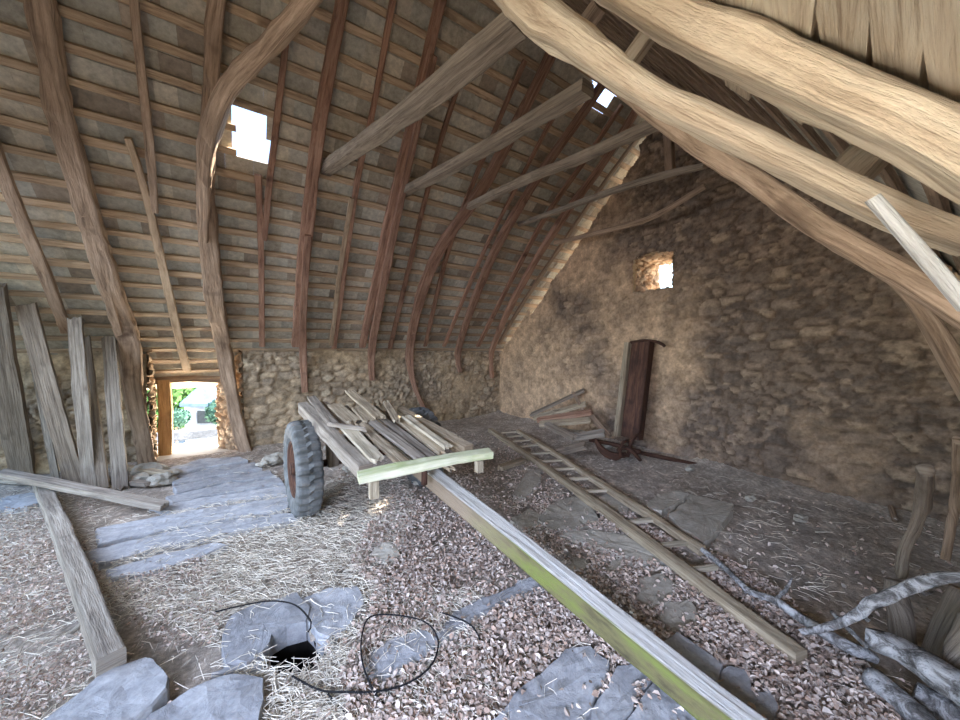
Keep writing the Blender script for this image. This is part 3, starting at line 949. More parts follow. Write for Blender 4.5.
# ------------------------------------------------------------------ boards leaning on the left wall
def lean(top, bot, wpx, m, label, t=.045, yt=YL - .05, z=0.02):
    a = rf(top[0], top[1], .10 + (YL - .05 - yt) * .3); b = fl(bot[0], bot[1], z)
    w = .62 * wpx * depth(b) / F_PX
    return board('leaning_board', b, a, w, t, (0, -1, .2), M[m], jag=.03, label=label, cat='board', bend=.01)
lean((-10, 285), (24, 478), 26, 'oak_dusty', 'broad grey board leaning on the wall at the far left edge', .07)
lean((26, 305), (77, 488), 21, 'oak_dusty', 'tall rounded-top grey board leaning second from the left edge', .06, YL - .06)
lean((32, 350), (57, 484), 8, 'grey', 'narrow bright-edged lath leaning between the two leftmost boards', .03, YL - .25)
lean((75, 318), (90, 489), 17, 'grey', 'grey weathered board with split top, leaning upright against the wall', .06, YL - .14)
lean((85, 338), (104, 488), 13, 'oak_dusty', 'narrow board leaning close behind the split-topped grey one', .05, YL - .06)
lean((109, 338), (121, 489), 18, 'grey', 'square-topped plain board leaning nearest the door', .05, YL - .14)

# ------------------------------------------------------------------ timbers on the floor, left
def fboard(p, q, wpx, t, m, label, z=None, zq=None, name='loose_board', jag=.02, cat='board', bend=0):
    z = t / 2 + .02 if z is None else z
    zq = z if zq is None else zq
    a, b = fl(p[0], p[1], z), fl(q[0], q[1], zq)
    w = wpx * depth((a + b) / 2) / F_PX
    return board(name, a, b, w, t, (0, 0, 1), M[m], jag=jag, label=label, cat=cat, bend=bend)
a, b = fl(40, 482, .12), fl(112, 664, .12)
beam('floor_beam', [a, a.lerp(b, .5) + Vector((0, .02, .0)), b], [.10, .095, .09], [.10, .10, .10], (0, 0, 1), M['grey'], wob=.04, rnd=.2, step=.08,
     label='long squared grey beam lying on the floor at the left, pointing at the camera', cat='beam')
fboard((0, 473), (165, 506), 10, .05, 'grey', 'thin grey plank lying crosswise over the end of the squared beam', .30, .10)
fboard((-10, 478), (50, 480), 16, .05, 'grey', 'short wide grey board on the floor under the leaning boards', .05)
fboard((100, 478), (150, 484), 8, .04, 'grey', 'short board end lying among the stones left of the doorway', .06)
fboard((112, 465), (170, 474), 6, .04, 'deck', 'small brown board behind the stones at the door jamb', .12)
beam('stake', [fl(72, 632, .05), fl(80, 625, .10), fl(88, 616, .13)], .022, .022, (0, 0, 1), M['grey'], rnd=1, label='small splintered stake poking out beside the squared floor beam', cat='stick')

# ------------------------------------------------------------------ farm cart
RLp, FLp, FRp = dp(308, 393, (H - .95) / ((393 - 348) / F_PX)), dp(362, 468, (H - .70) / ((468 - 348) / F_PX)), None
FRp = fl(487, 455, .72)
RLp, FLp = fl(308, 393, .98), fl(362, 468, .72)
cn = (RLp - FLp).cross(FRp - FLp).normalized()
if cn.z < 0: cn = -cn
cd = cn.dot(FLp)
def deck(px, py, off=0.0): return hit(px, py, cn, cd + off)
cart = empty('farm_cart', (fl(400, 500).x, fl(400, 500).y, 0),
             label='old wooden two-wheeled farm cart with loose plank deck and long drawbar', cat='cart')
def z4(x, y): return (270 + x / 4, 370 + y / 4)
def cplank(p, q, w, m, off=.03, t=.025, name='deck_plank', jag=.03, **kw):
    a, b = deck(*z4(*p), off), deck(*z4(*q), off)
    mid = (a + b) / 2
    # visible width in the picture -> metres, planks run mostly away from the viewer
    wm = w / 4 * depth(mid) / F_PX * .98
    return board(name, a, b, wm, t, cn, M[m], cart, jag=jag, **kw)
k = 0
for p, q, w, m, off in (((165, 108), (255, 222), 36, 'grey', .035), ((255, 140), (335, 208), 52, 'deck', .03), ((300, 222), (432, 360), 50, 'deck_light', .04),
                        ((345, 150), (398, 205), 40, 'deck', .05), ((362, 215), (538, 378), 44, 'deck', .03), ((318, 85), (440, 190), 38, 'deck', .07),
                        ((405, 203), (610, 358), 38, 'grey', .04), ((450, 196), (655, 352), 30, 'grey', .03), ((462, 128), (508, 205), 24, 'deck', .06),
                        ((500, 188), (690, 335), 30, 'deck', .03), ((540, 186), (712, 308), 32, 'deck_light', .055), ((640, 345), (728, 398), 22, 'deck', -.03)):
    cplank(p, q, w, m, off)
for p, q, w in (((215, 130), (400, 330), 30), ((420, 150), (560, 290), 26), ((500, 240), (640, 345), 24), ((300, 150), (400, 260), 30)):
    cplank(p, q, w, 'oak_dusty', .0)
cplank((240, 217), (382, 238), 15, 'grey', .075, .03, 'cross_slat')
# side rails and sub-frame
a, b = deck(*z4(132, 150), -.02), deck(*z4(385, 410), -.02)
beam('side_rail', [a, (a + b) / 2, b], .09, .11, cn, M['grey'], cart, wob=.04, rnd=.2)
a, b = deck(*z4(520, 165), -.03), deck(*z4(795, 325), -.03)
beam('side_rail', [a, (a + b) / 2, b], .08, .10, cn, M['deck'], cart, wob=.04, rnd=.2)
for u in (.12, .55):
    a = deck(*z4(132 + (385 - 132) * u, 150 + (410 - 150) * u), -.07); b = deck(*z4(520 + 275 * u, 165 + 160 * u), -.08)
    beam('cross_member', [a, b], .09, .07, cn, M['oak_dusty'], cart, wob=.05, rnd=.2)
# front bar
a, b = deck(*z4(352, 432), .05), deck(*z4(882, 333), .07)
beam('front_bar', [a, a.lerp(b, .35) + cn * .01, a.lerp(b, .7) + cn * .012, b], .085, .052, cn, M['cream'], cart, wob=.05, rnd=.2, step=.05, label='mossy cream-green front bar')
# stub posts hanging under the bar ends
for (x, y0, y1, w) in ((414, 440, 512, 36), (836, 362, 408, 30)):
    a = deck(*z4(x, y0), -.01); wm = w / 4 * depth(a) / F_PX
    b = Vector((a.x, a.y, a.z - (y1 - y0) / 4 * depth(a) / F_PX))
    beam('stub_post', [b, a], wm, wm * .8, (0, -1, 0), M['deck_light'], cart, wob=.04, rnd=.2, step=.05)
# wheels
WC = fl(303, 513); WR = .42
ax = Vector((-.90, -.43, 0)); ax = (RGT * -.80 + Vector((FWD.x, FWD.y, 0)).normalized() * -.60).normalized()
def wheel(c, label=None):
    t1 = ax.cross(Vector((0, 0, 1))).normalized(); t2 = Vector((0, 0, 1))
    def lathe(name, prof, m, par, N=72, fn=None, smooth=True, nm=None):
        V, Fc, UV = [], [], []
        for i in range(N):
            th = 2 * math.pi * i / N
            for j, (r, x) in enumerate(prof):
                if fn: r2, x2 = fn(i, j, r, x)
                else: r2, x2 = r, x
                V.append(c + t1 * (math.cos(th) * r2) + t2 * (math.sin(th) * r2) + ax * x2)
        n = len(prof)
        for i in range(N):
            for j in range(n):
                i2, j2 = (i + 1) % N, (j + 1) % n
                Fc.append([i * n + j, i2 * n + j, i2 * n + j2, i * n + j2])
                UV += [(i / N * 2, j * .05), ((i + 1) / N * 2, j * .05), ((i + 1) / N * 2, j * .05 + .05), (i / N * 2, j * .05 + .05)]
        return mk(name, V, Fc, m, par, UV, smooth=smooth)
    R = WR
    prof = [(.25, .075), (.28, .095), (.33, .105), (.375, .102), (.400, .092), (.412, .075), (.418, .045), (.418, .018), (.418, -.018), (.418, -.045),
            (.412, -.075), (.400, -.092), (.375, -.102), (.33, -.105), (.28, -.095), (.25, -.075), (.24, 0)]
    def lug(i, j, r, x):
        k = i % 4
        if 3 <= j <= 7: return (r + (.006 if k < 2 else -.020), x)
        if 8 <= j <= 12: return (r + (.006 if k >= 2 else -.020), x)
        return (r, x)
    rm = lathe('wheel', [(.255, .07), (.245, .085), (.225, .07), (.20, .03), (.12, .015), (.05, .03), (.05, .0), (.12, -.01), (.21, -.0), (.245, -.07)], M['rust'], cart, 48)
    lathe('tyre', prof, M['rubber'], rm, 112, lug, False)
    lathe('hub', [(.01, .10), (.045, .095), (.06, .06), (.06, -.12), (.01, -.12)], M['rust'], rm, 24)
wheel(Vector((WC.x, WC.y, WR + .0)))
WC2 = Vector((WC.x, WC.y, 0)) - ax * 1.18
wheel(Vector((WC2.x, WC2.y, WR)))
tube('axle', [Vector((WC.x, WC.y, WR)) - ax * .05, Vector((WC2.x, WC2.y, WR)) + ax * .05], .035, M['rust'], cart)
for u in (.22, .78):
    p = Vector((WC.x, WC.y, WR)).lerp(Vector((WC2.x, WC2.y, WR)), u)
    beam('axle_block', [p + Vector((0, 0, -.03)), p + Vector((0, 0, .33))], .12, .10, ax, M['oak_dusty'], cart, wob=.05, rnd=.3)
# drawbar
A_ = fl(418, 466, .60); B_ = fl(752, 736, .13)
C_ = B_ + (B_ - A_) * .25; C_.z = max(C_.z, .09)
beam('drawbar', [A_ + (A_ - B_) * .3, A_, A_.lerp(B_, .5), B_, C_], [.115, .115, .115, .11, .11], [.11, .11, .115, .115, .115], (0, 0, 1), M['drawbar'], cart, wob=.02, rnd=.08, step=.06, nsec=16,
     label='long square drawbar, greyish white on top with mossy green sides')
a = deck(*z4(618, 405), -.02)
tube('iron_pin', [a, a - cn * .09], .022, M['rust'], cart)

# ------------------------------------------------------------------ ladder
lad = empty('ladder', (fl(640, 530).x, fl(640, 530).y, .03), label='old wooden ladder lying flat on the littered floor, running from the cart towards the branches', cat='ladder')
LZ = .09
rail_a = [fl(x, y, LZ) for x, y in ((490, 430), (540, 464), (590, 500), (660, 552), (730, 606), (802, 658))]
beam('rail', rail_a, [.075, .07, .075, .08, .075, .08], .07, (0, 0, 1), M['deck'], lad, wob=.05, rnd=.4, step=.08)
rail_b = [fl(x, y, LZ) for x, y in ((518, 431), (560, 457), (600, 484), (650, 516), (702, 551))]
beam('rail', rail_b, [.065, .06, .065, .065, .06], .06, (0, 0, 1), M['deck'], lad, wob=.05, rnd=.5, step=.08)
def z5(x, y): return (480 + x / 4, 320 + y / 4)
for p, q in ((z5(85, 452), z5(155, 446)), (z5(105, 468), z5(170, 462)), (z5(130, 486), z5(204, 479)), (z5(163, 506), z5(242, 498)),
             (z5(200, 535), z5(282, 530)), (z5(238, 566), z5(330, 560)), (z5(288, 598), z5(378, 592)), (z5(345, 636), z5(455, 631)), (z5(405, 686), z5(528, 679)),
             ((619, 523), (661, 519)), ((650, 547), (694, 542)), ((684, 571), (716, 567))):
    a, b = fl(p[0], p[1], LZ), fl(q[0], q[1], LZ)
    beam('rung', [a, b], .035, .028, (0, 0, 1), M['deck_light'], lad, wob=.04, rnd=.6, step=.08)

# ------------------------------------------------------------------ flagstones and floor planks
slabs_xy = []
def slab(poly, label, m='slab', top=.045, name='stone_slab', cat='slab', jit=.018, tilt=(0, 0)):
    P = [fl(a, b, top) for a, b in poly]
    out_ = []
    n = len(P)
    for i in range(n):
        a, b = P[i], P[(i + 1) % n]
        k = max(2, int((b - a).length / .05))
        for j in range(k):
            q = a.lerp(b, j / k)
            e = noise.noise(Vector((q.x * 9, q.y * 9, n))) * jit * 1.6
            d = noise.noise(Vector((q.x * 9, q.y * 9, n + 7))) * jit * 1.6
            out_.append(Vector((q.x + e, q.y + d, 0)))
    n = len(out_)
    c = sum(out_, Vector()) / n
    def zt(q): return top + (q.x - c.x) * tilt[0] + (q.y - c.y) * tilt[1]
    V, Fc = [], []
    rings = [(1.0, -.11), (1.0, -.012), (.975, 0), (.8, .0), (.55, 0), (.3, 0)]
    for s, dz in rings:
        for q in out_:
            p = c + (q - c) * s
            V.append((p.x, p.y, zt(p) + dz + (.012 * noise.noise(Vector((p.x * 5, p.y * 5, 1))) + .006 * noise.noise(Vector((p.x * 19, p.y * 19, 1))) if dz > -.05 else 0)))
    V.append((c.x, c.y, zt(c)))
    for r_ in range(len(rings) - 1):
        for i in range(n):
            Fc.append([r_ * n + i, r_ * n + (i + 1) % n, (r_ + 1) * n + (i + 1) % n, (r_ + 1) * n + i])
    r_ = len(rings) - 1
    for i in range(n): Fc.append([r_ * n + i, r_ * n + (i + 1) % n, len(V) - 1])
    Fc.append(list(range(n))[::-1])
    # orientation
    ar = sum(out_[i].x * out_[(i + 1) % n].y - out_[(i + 1) % n].x * out_[i].y for i in range(n))
    if ar < 0: Fc = [f[::-1] for f in Fc]
    slabs_xy.append([(q.x, q.y) for q in out_])
    return mk(name, V, Fc, M[m], smooth=False, label=label, cat=cat)

slab([(20, 735), (60, 705), (105, 672), (145, 655), (165, 668), (166, 690), (135, 715), (110, 740)], 'blue-grey flagstone in the bottom left corner, touching the squared floor beam', tilt=(.0, 0), top=.10)
slab([(128, 740), (150, 712), (190, 690), (235, 672), (262, 676), (268, 700), (258, 740)], 'rounded blue-grey flagstone at the bottom edge, below the hole', top=.08)
slab([(222, 640), (228, 615), (262, 600), (300, 592), (312, 606), (303, 620), (272, 634), (262, 650), (246, 662), (226, 665)], 'broken flagstone whose edge forms the upper left rim of the dark hole', top=.06)
slab([(302, 598), (330, 588), (358, 586), (366, 604), (352, 622), (332, 636), (318, 634), (306, 618)], 'flagstone just right of the dark hole, partly buried in straw', top=.05)
slab([(263, 668), (240, 668), (215, 672), (230, 664), (250, 655), (262, 655)], 'narrow slab fragment left of the dark hole', top=.04)
slab([(364, 668), (368, 652), (390, 640), (420, 630), (438, 636), (434, 652), (410, 668), (380, 684), (366, 682)], 'oblong flagstone lying inside the loop of black cable', top=.05)
slab([(432, 636), (455, 610), (490, 596), (520, 580), (544, 576), (545, 590), (510, 602), (480, 620), (450, 642), (440, 650)], 'long thin grey slab between the leaf piles, left of the drawbar', top=.045)
slab([(482, 725), (515, 695), (548, 665), (568, 648), (592, 645), (612, 662), (596, 690), (580, 730), (540, 745)], 'large flagstone at the bottom edge just left of the drawbar', top=.05)
slab([(586, 735), (600, 700), (618, 668), (640, 660), (650, 672), (632, 700), (615, 742)], 'narrow flagstone under the drawbar at the bottom edge', top=.045)
slab([(612, 745), (640, 700), (655, 678), (690, 700), (735, 745)], 'flagstone right under the end of the drawbar in the bottom edge', top=.04)
slab([(662, 642), (676, 632), (702, 648), (724, 666), (714, 686), (694, 684)], 'grey flagstone right of the drawbar among the leaves, upper one of three', top=.075)
slab([(714, 686), (728, 664), (745, 668), (756, 700), (750, 725), (735, 715)], 'grey flagstone right of the drawbar, nearest the bottom edge', top=.07)
slab([(757, 690), (770, 685), (778, 705), (770, 725), (757, 715)], 'small cracked flagstone piece lying beside the bottom leaves on the right', top=.065)
slab([(372, 548), (382, 542), (396, 545), (400, 554), (388, 562), (374, 558)], 'small flat stone alone in the straw in front of the cart', 'slab_brown', top=.06)
slab([(512, 496), (528, 470), (542, 468), (540, 482), (526, 498)], 'small tilted brown slab just right of the cart front bar', 'slab_brown', top=.05)
slab([(538, 520), (552, 502), (575, 495), (590, 503), (600, 520), (575, 530), (555, 532)], 'brown flagstone between drawbar and ladder, one of the farther ones', 'slab_brown', top=.05)
slab([(560, 535), (590, 528), (625, 535), (662, 552), (680, 562), (640, 560), (600, 548)], 'long pale brown slab lying crosswise under the ladder', 'slab_brown', top=.055)
slab([(600, 572), (612, 560), (624, 558), (622, 570), (608, 577)], 'small rounded slab between the drawbar and the ladder', 'slab_brown', top=.04)
slab([(566, 566), (574, 558), (588, 560), (584, 570), (572, 574)], 'small grey stone near the drawbar edge among the leaves', 'slab_brown', top=.04)
slab([(632, 600), (640, 578), (662, 572), (676, 585), (668, 602), (648, 612)], 'grey-brown flagstone below the ladder, right of the drawbar', 'slab_brown', top=.045)
slab([(655, 620), (668, 602), (692, 600), (700, 618), (688, 632), (668, 634)], 'dark flagstone beside the lower part of the ladder', 'slab_brown', top=.04)
slab([(645, 505), (658, 494), (676, 490), (690, 494), (672, 505), (660, 512)], 'small square slab at the top side of the ladder, left of the big pale one', 'slab_brown', top=.05)
slab([(670, 515), (690, 494), (735, 503), (720, 528), (704, 543), (684, 530)], 'large pale flat slab beside the right rail of the ladder', 'slab_brown', top=.055)
slab([(590, 500), (610, 492), (640, 500), (625, 512), (604, 512)], 'thin slab lying between the ladder rails', 'slab_brown', top=.035)
slab([(510, 520), (528, 508), (545, 515), (540, 528), (520, 532)], 'small slab against the right side of the drawbar', 'slab_brown', top=.04)

def plank(poly, label, m='slab', top=.04): return slab(poly, label, m, top, 'floor_board', 'floor slab', .010)
pl = [([(84, 552), (165, 532), (230, 520), (300, 512), (300, 520), (232, 532), (160, 548), (86, 566)], 'broad pale stone strip in the floor before the door, edge raised over a dark crack'),
      ([(105, 570), (165, 553), (214, 542), (228, 545), (205, 556), (150, 572), (112, 578)], 'nearest pale floor strip in front of the doorway, ragged in the straw'),
      ([(95, 528), (170, 514), (240, 503), (290, 496), (290, 508), (232, 517), (165, 529), (98, 545)], 'long pale floor strip, third from the straw before the doorway'),
      ([(150, 506), (215, 496), (288, 485), (289, 494), (235, 501), (168, 512)], 'long pale floor strip passing left of the cart wheel'),
      ([(165, 496), (225, 484), (280, 477), (284, 483), (215, 494), (172, 503)], 'pale floor strip in the middle of the doorway path'),
      ([(172, 487), (220, 476), (270, 470), (276, 475), (222, 483), (176, 493)], 'pale floor strip second from the threshold'),
      ([(170, 478), (215, 467), (255, 462), (262, 468), (218, 475), (174, 484)], 'pale floor strip next to the door threshold'),
      ([(165, 469), (200, 459), (240, 456), (248, 460), (210, 466), (170, 475)], 'pale threshold stone in the doorway')]
for i, (poly, lb) in enumerate(pl):
    plank(poly, lb, 'slab', .05 + .006 * (i % 3))
slab([(0, 498), (30, 492), (50, 498), (28, 506), (-10, 512)], 'grey slab at the left edge beside the leaning boards', top=.05)

# rubble stones lying around the door foot and corner
def stone(px, py, s, label, z=0, m='oak'):
    c = fl(px, py, .03)
    import bmesh
    bm = bmesh.new()
    bmesh.ops.create_icosphere(bm, subdivisions=3, radius=1)
    sd = random.random() * 30
    for v in bm.verts:
        d = v.co.normalized()
        k_ = 1 + .45 * noise.noise(d * 1.3 + Vector((sd, 0, 0))) + .15 * noise.noise(d * 4 + Vector((sd, 3, 0)))
        v.co = Vector((d.x * s * k_, d.y * s * .8 * k_, d.z * s * .55 * k_))
    V = [v.co + c + Vector((0, 0, s * .35 + z)) for v in bm.verts]
    Fc = [[v.index for v in f.verts] for f in bm.faces]
    bm.free()
    mk('loose_stone', V, Fc, M['slab_brown'], label=label, cat='stone')
for i, (px, py, s, lb) in enumerate((
        (150, 475, .16, 'largest loose stone heaped left of the doorway'), (138, 482, .10, 'loose stone at the left end of the heap by the doorway'),
        (163, 483, .12, 'loose stone at the right end of the heap by the doorway'), (172, 476, .08, 'small stone beside the threshold, nearest the door'),
        (275, 462, .13, 'brown stone lying on the floor between the door and the cart wheel'), (262, 466, .07, 'small stone left of the brown stone near the cart wheel'),
        (350, 470, .09, 'stone lying under the left side of the cart'), (333, 448, .12, 'stone under the cart close behind the wheel'),
        (606, 448, .10, 'stone at the foot of the rusty iron channel'), (640, 446, .08, 'small stone right of the rusty iron channel foot'),
        (420, 484, .07, 'pale pebble under the front end of the cart'), (690, 470, .06, 'small stone near the far wall base in the middle'),
        (750, 500, .05, 'small stone on the dusty floor right of the pale slab'), (800, 520, .06, 'lone stone on the dark dusty floor at the right'))):
    stone(px, py, s, lb)

# ------------------------------------------------------------------ corner: board pile, iron channel, bar
CZ = .12
def cw(p, q, zp, zq, w, t, m, label, name='loose_board', cat='board', N=(0, 0, 1)):
    a, b = fl(p[0], p[1], zp), fl(q[0], q[1], zq)
    return board(name, a, b, w, t, N, M[m], jag=.02, label=label, cat=cat)
def cx(p, dp_, q, dq, w, t, m, label, name='loose_board', cat='board', N=(-.35, 0, 1)):
    a, b = onX(p[0], p[1], XG - dp_), onX(q[0], q[1], XG - dq)
    return board(name, a, b, w, t, N, M[m], jag=.02, label=label, cat=cat)
cx((531, 415), .55, (584, 390), .12, .11, .04, 'oak_dusty', 'top board of the small heap in the far corner, tilted up to the right')
cx((534, 418), .62, (586, 404), .22, .13, .05, 'deck', 'thick pale board in the middle of the heap in the far corner')
cx((538, 420), .75, (592, 412), .35, .12, .05, 'oak_red', 'reddish board low in the heap in the far corner')
cx((540, 424), .9, (590, 420), .5, .12, .05, 'deck', 'lowest board of the heap in the far corner, nearly level')
cx((546, 424), 1.0, (574, 438), 1.0, .10, .04, 'oak_dusty', 'board slipping off the far corner heap towards the floor')
cx((571, 438), .95, (604, 433), .75, .12, .06, 'grey', 'grey block lying at the front of the far corner heap')
cx((588, 412), .3, (608, 436), .55, .07, .04, 'oak', 'short slanted board at the right end of the far corner heap')
cx((573, 392), .2, (584, 412), .3, .05, .03, 'oak', 'small stick standing in the far corner heap')
cx((585, 445), .95, (548, 455), 1.25, .13, .05, 'oak_dusty', 'dark board on the floor beyond the top of the ladder')
cw((500, 468), (524, 460), .06, .08, .09, .05, 'deck', 'short block on the floor between cart and ladder')
ch = empty('iron_channel', tuple(fl(624, 440)), label='tall rusty iron channel with one pale edge leaning upright against the gable', cat='channel')
b0 = onX(617, 436, XG - .34); tp = onX(628, 343, XG - .16)
b1 = onX(640, 440, XG - .34)
wch = (b1 - b0).length
sd_ = (b1 - b0).normalized(); up_ = (tp - b0).normalized(); nn_ = sd_.cross(up_).normalized()
def bar(name, p, q, w, t, N, m, par, wob=.01, rnd=.05): return beam(name, [p, (p + q) / 2, q], w, t, N, m, par, wob=wob, rnd=rnd, step=.12, nsec=8)
bar('web', b0 + sd_ * wch * .58, tp + sd_ * wch * .58, wch * .8, .02, nn_, M['rust'], ch)
bar('pale_edge', b0 + sd_ * wch * .05 , tp + sd_ * wch * .05, wch * .22, .14, nn_, M['deck'], ch)
bar('flange', b0 + sd_ * wch * 1.0, tp + sd_ * wch * 1.0, .025, .12, nn_, M['rust'], ch)
tube('hook', [tp + sd_ * wch * .1, tp + sd_ * wch * .7 + Vector((0, 0, .02)), tp + sd_ * wch * 1.3 + Vector((-.02, 0, -.02)), tp + sd_ * wch * 1.55 + Vector((-.02, 0, -.08))], .02, M['rust'], ch)
pg = empty('plough_part', tuple(fl(622, 452)), label='tangle of rusty iron machinery at the foot of the iron channel', cat='machine part')
c0 = fl(615, 455, .08)
tube('curved_share', [c0 + Vector((-.1, .25, .18)), c0 + Vector((-.12, .1, .05)), c0 + Vector((.0, 0, -.02)), c0 + Vector((.1, -.1, .03))], [.02, .05, .06, .02], M['rust'], pg)
tube('frame_bar', [fl(590, 440, .12), fl(612, 444, .16), fl(640, 452, .14)], .03, M['rust'], pg)
tube('lever', [fl(628, 456, .05), fl(632, 440, .32), fl(641, 433, .36)], .022, M['rust'], pg)
tube('ring', [c0 + Vector((.12 * math.cos(t), -.15, .12 + .1 * math.sin(t))) for t in [k_ * math.pi / 5 for k_ in range(11)]], .02, M['rust'], pg)
tube('fork', [fl(640, 460, .04), fl(628, 448, .22), fl(618, 450, .1)], .025, M['rust'], pg)
tube('iron_bar', [fl(632, 451, .09), fl(665, 458, .08), fl(702, 466, .05)], .028, M['rust'], label='long iron bar lying on the floor along the gable, right of the channel', cat='bar')

# ------------------------------------------------------------------ branches and logs, lower right
def bark_mat():
    m, nt, b = mat_base('flaking_bark', .9)
    tc = nt.nodes.new('ShaderNodeTexCoord').outputs['Object']
    n = noise_n(nt, tc, 14, 6, .75, None, .6)
    nt.links.new(ramp(nt, n, [(.07, .065, .06), (.22, .21, .20), (.52, .51, .50), (.62, .61, .60)], [.36, .47, .56, .7]), b.inputs['Base Color'])
    bump(nt, b, n, 1.0, .03)
    return m
M['bark'] = bark_mat()
def br(name, pz, r, m, label, cat='branch', wob=.14, twigs=()):
    pts = [fl(a, b, z) for a, b, z in pz]
    o_ = empty(name, tuple(pts[0]), label=label, cat=cat) if twigs else None
    kw = {} if twigs else dict(label=label, cat=cat)
    ob = beam('stem' if twigs else name, pts, [x * 2 for x in r], [x * 2 for x in r], (0.1, .2, .97), M[m], o_, rnd=.95, wob=wob, step=.03, nsec=14, smooth=True, **kw)
    for tw in twigs:
        tube('twig', [fl(a, b, z) for a, b, z in tw], [.010, .009, .004][:len(tw)], M[m], o_)
br('branch', [(700, 548, .10), (722, 566, .10), (748, 590, .10), (775, 600, .12), (808, 622, .12), (840, 642, .12), (876, 658, .10)], [.014, .017, .02, .022, .025, .028, .025], 'bark',
   'long grey branch continuing from the ladder rail down into the log pile', twigs=[[(775, 600, .12), (786, 590, .2), (792, 578, .26)], [(742, 586, .1), (752, 600, .05), (755, 612, .03)]])
br('branch', [(800, 632, .14), (842, 621, .24), (872, 602, .36), (905, 590, .46), (935, 581, .52), (985, 576, .58)], [.014, .02, .022, .022, .022, .022], 'bark',
   'pale rough branch arching to the right edge above the logs', twigs=[[(862, 612, .30), (867, 620, .27), (872, 616, .26)], [(915, 586, .42), (925, 594, .38), (934, 592, .38)]], wob=.25)
br('branch', [(832, 612, .2), (845, 625, .22), (868, 648, .2)], [.008, .01, .008], 'bark', 'thin twig crossing the junction of the two long branches')
br('log', [(866, 636, .20), (900, 652, .20), (935, 676, .20), (985, 712, .2)], [.04, .05, .055, .055], 'bark', 'thick rough log with dark underside at the right edge of the pile', 'log', .2)
br('log', [(872, 676, .10), (893, 694, .10), (920, 718, .10), (950, 745, .1)], [.04, .042, .045, .045], 'bark', 'short grey log pointing to the bottom right corner, its sawn end facing left', 'log', .1)
br('log', [(915, 690, .09), (940, 705, .08), (985, 730, .08)], [.045, .05, .05], 'bark', 'bluish log lowest in the bottom right corner', 'log', .12)
br('log', [(903, 640, .02), (897, 606, .16), (893, 580, .28)], [.045, .045, .03], 'oak_dusty', 'grey stump standing in the dark behind the pale branch', 'stump', .1)
br('log', [(930, 655, .04), (944, 620, .22), (962, 590, .38)], [.036, .036, .034], 'oak_dusty', 'slanted grey post end behind the log pile at the right edge', 'post', .08)
br('log', [(955, 690, .05), (965, 655, .25), (980, 625, .4)], [.05, .05, .05], 'oak_dusty', 'broad grey block end at the right edge behind the logs', 'log', .1)
br('branch', [(900, 575, .42), (905, 545, .62), (921, 510, .85), (926, 470, 1.10)], [.02, .018, .02, .018], 'oak_dusty', 'dim crooked upright pole in the dark at the right', 'pole', .15)
br('branch', [(945, 560, .4), (955, 500, .7), (958, 440, 1.1)], [.015, .018, .018], 'oak', 'dim thin pole at the extreme right edge', 'pole', .1)
br('branch', [(880, 480, .02), (888, 500, .10), (895, 520, .05)], [.02, .02, .02], 'oak', 'short stick in the dark floor at the right', 'stick', .1)

# ------------------------------------------------------------------ black cable
def cable(pz, label, r=.0042):
    tube('cable', [fl(a, b, z) for a, b, z in pz], r, M['black'], step=.02, n=6, label=label, cat='cable')
cable([(215, 612, .07), (240, 606, .09), (270, 601, .10), (295, 605, .10), (311, 622, .11), (308, 632, .10)], 'thin black cable arching over the flagstone above the hole')
cable([(292, 676, .07), (320, 690, .07), (350, 692, .08), (380, 691, .08), (410, 682, .08), (432, 664, .09), (438, 640, .09), (425, 622, .10), (395, 615, .10), (370, 617, .09), (362, 635, .09), (362, 660, .09), (372, 688, .08), (385, 705, .06), (400, 722, .06)],
      'black cable looping in a ring around the oblong flagstone')
cable([(440, 612, .07), (462, 620, .09), (474, 628, .10), (480, 640, .07)], 'short arc of black cable right of the cable ring')
cable([(328, 694, .06), (340, 708, .05), (365, 722, .05)], 'loose end of black cable below the ring, at the bottom edge')

# ------------------------------------------------------------------ leaf litter and straw
def pin(poly, x, y): return inside(poly, x, y)
LEAF = [([(395, 490), (470, 500), (560, 590), (620, 650), (640, 690), (560, 740), (420, 740), (350, 740), (340, 690), (360, 640), (375, 600), (350, 570), (372, 520)], 1.0),
        ([(520, 500), (560, 490), (640, 560), (760, 630), (830, 680), (880, 740), (640, 740), (600, 640), (540, 570), (500, 510)], .9),
        ([(-20, 505), (60, 500), (110, 600), (105, 680), (20, 740), (-40, 740)], .9),
        ([(120, 580), (200, 560), (230, 600), (225, 650), (170, 660), (110, 620)], .6),
        ([(330, 400), (520, 440), (600, 500), (520, 520), (420, 480), (340, 500)], .45),
        ([(100, 500), (85, 530), (70, 500)], .6),
        ([(500, 440), (600, 500), (690, 560), (620, 560), (520, 500)], .8),
        ([(700, 550), (780, 600), (880, 690), (900, 740), (800, 740), (720, 640)], .9)]
def in_slab(x, y):
    for s in slabs_xy:
        if abs(s[0][0] - x) < 1.6 and abs(s[0][1] - y) < 1.6 and inside(s, x, y): return True
    return False
def hole_near(x, y): return abs(x - hc.x) < .4 and abs(y - hc.y) < .4 and inside([(cxm + (a - cxm) * 1.1, cym + (b - cym) * 1.1) for a, b in hp], x, y)
r = np.random.default_rng(3)
V, Fc, C = [], [], []
cnt = 0
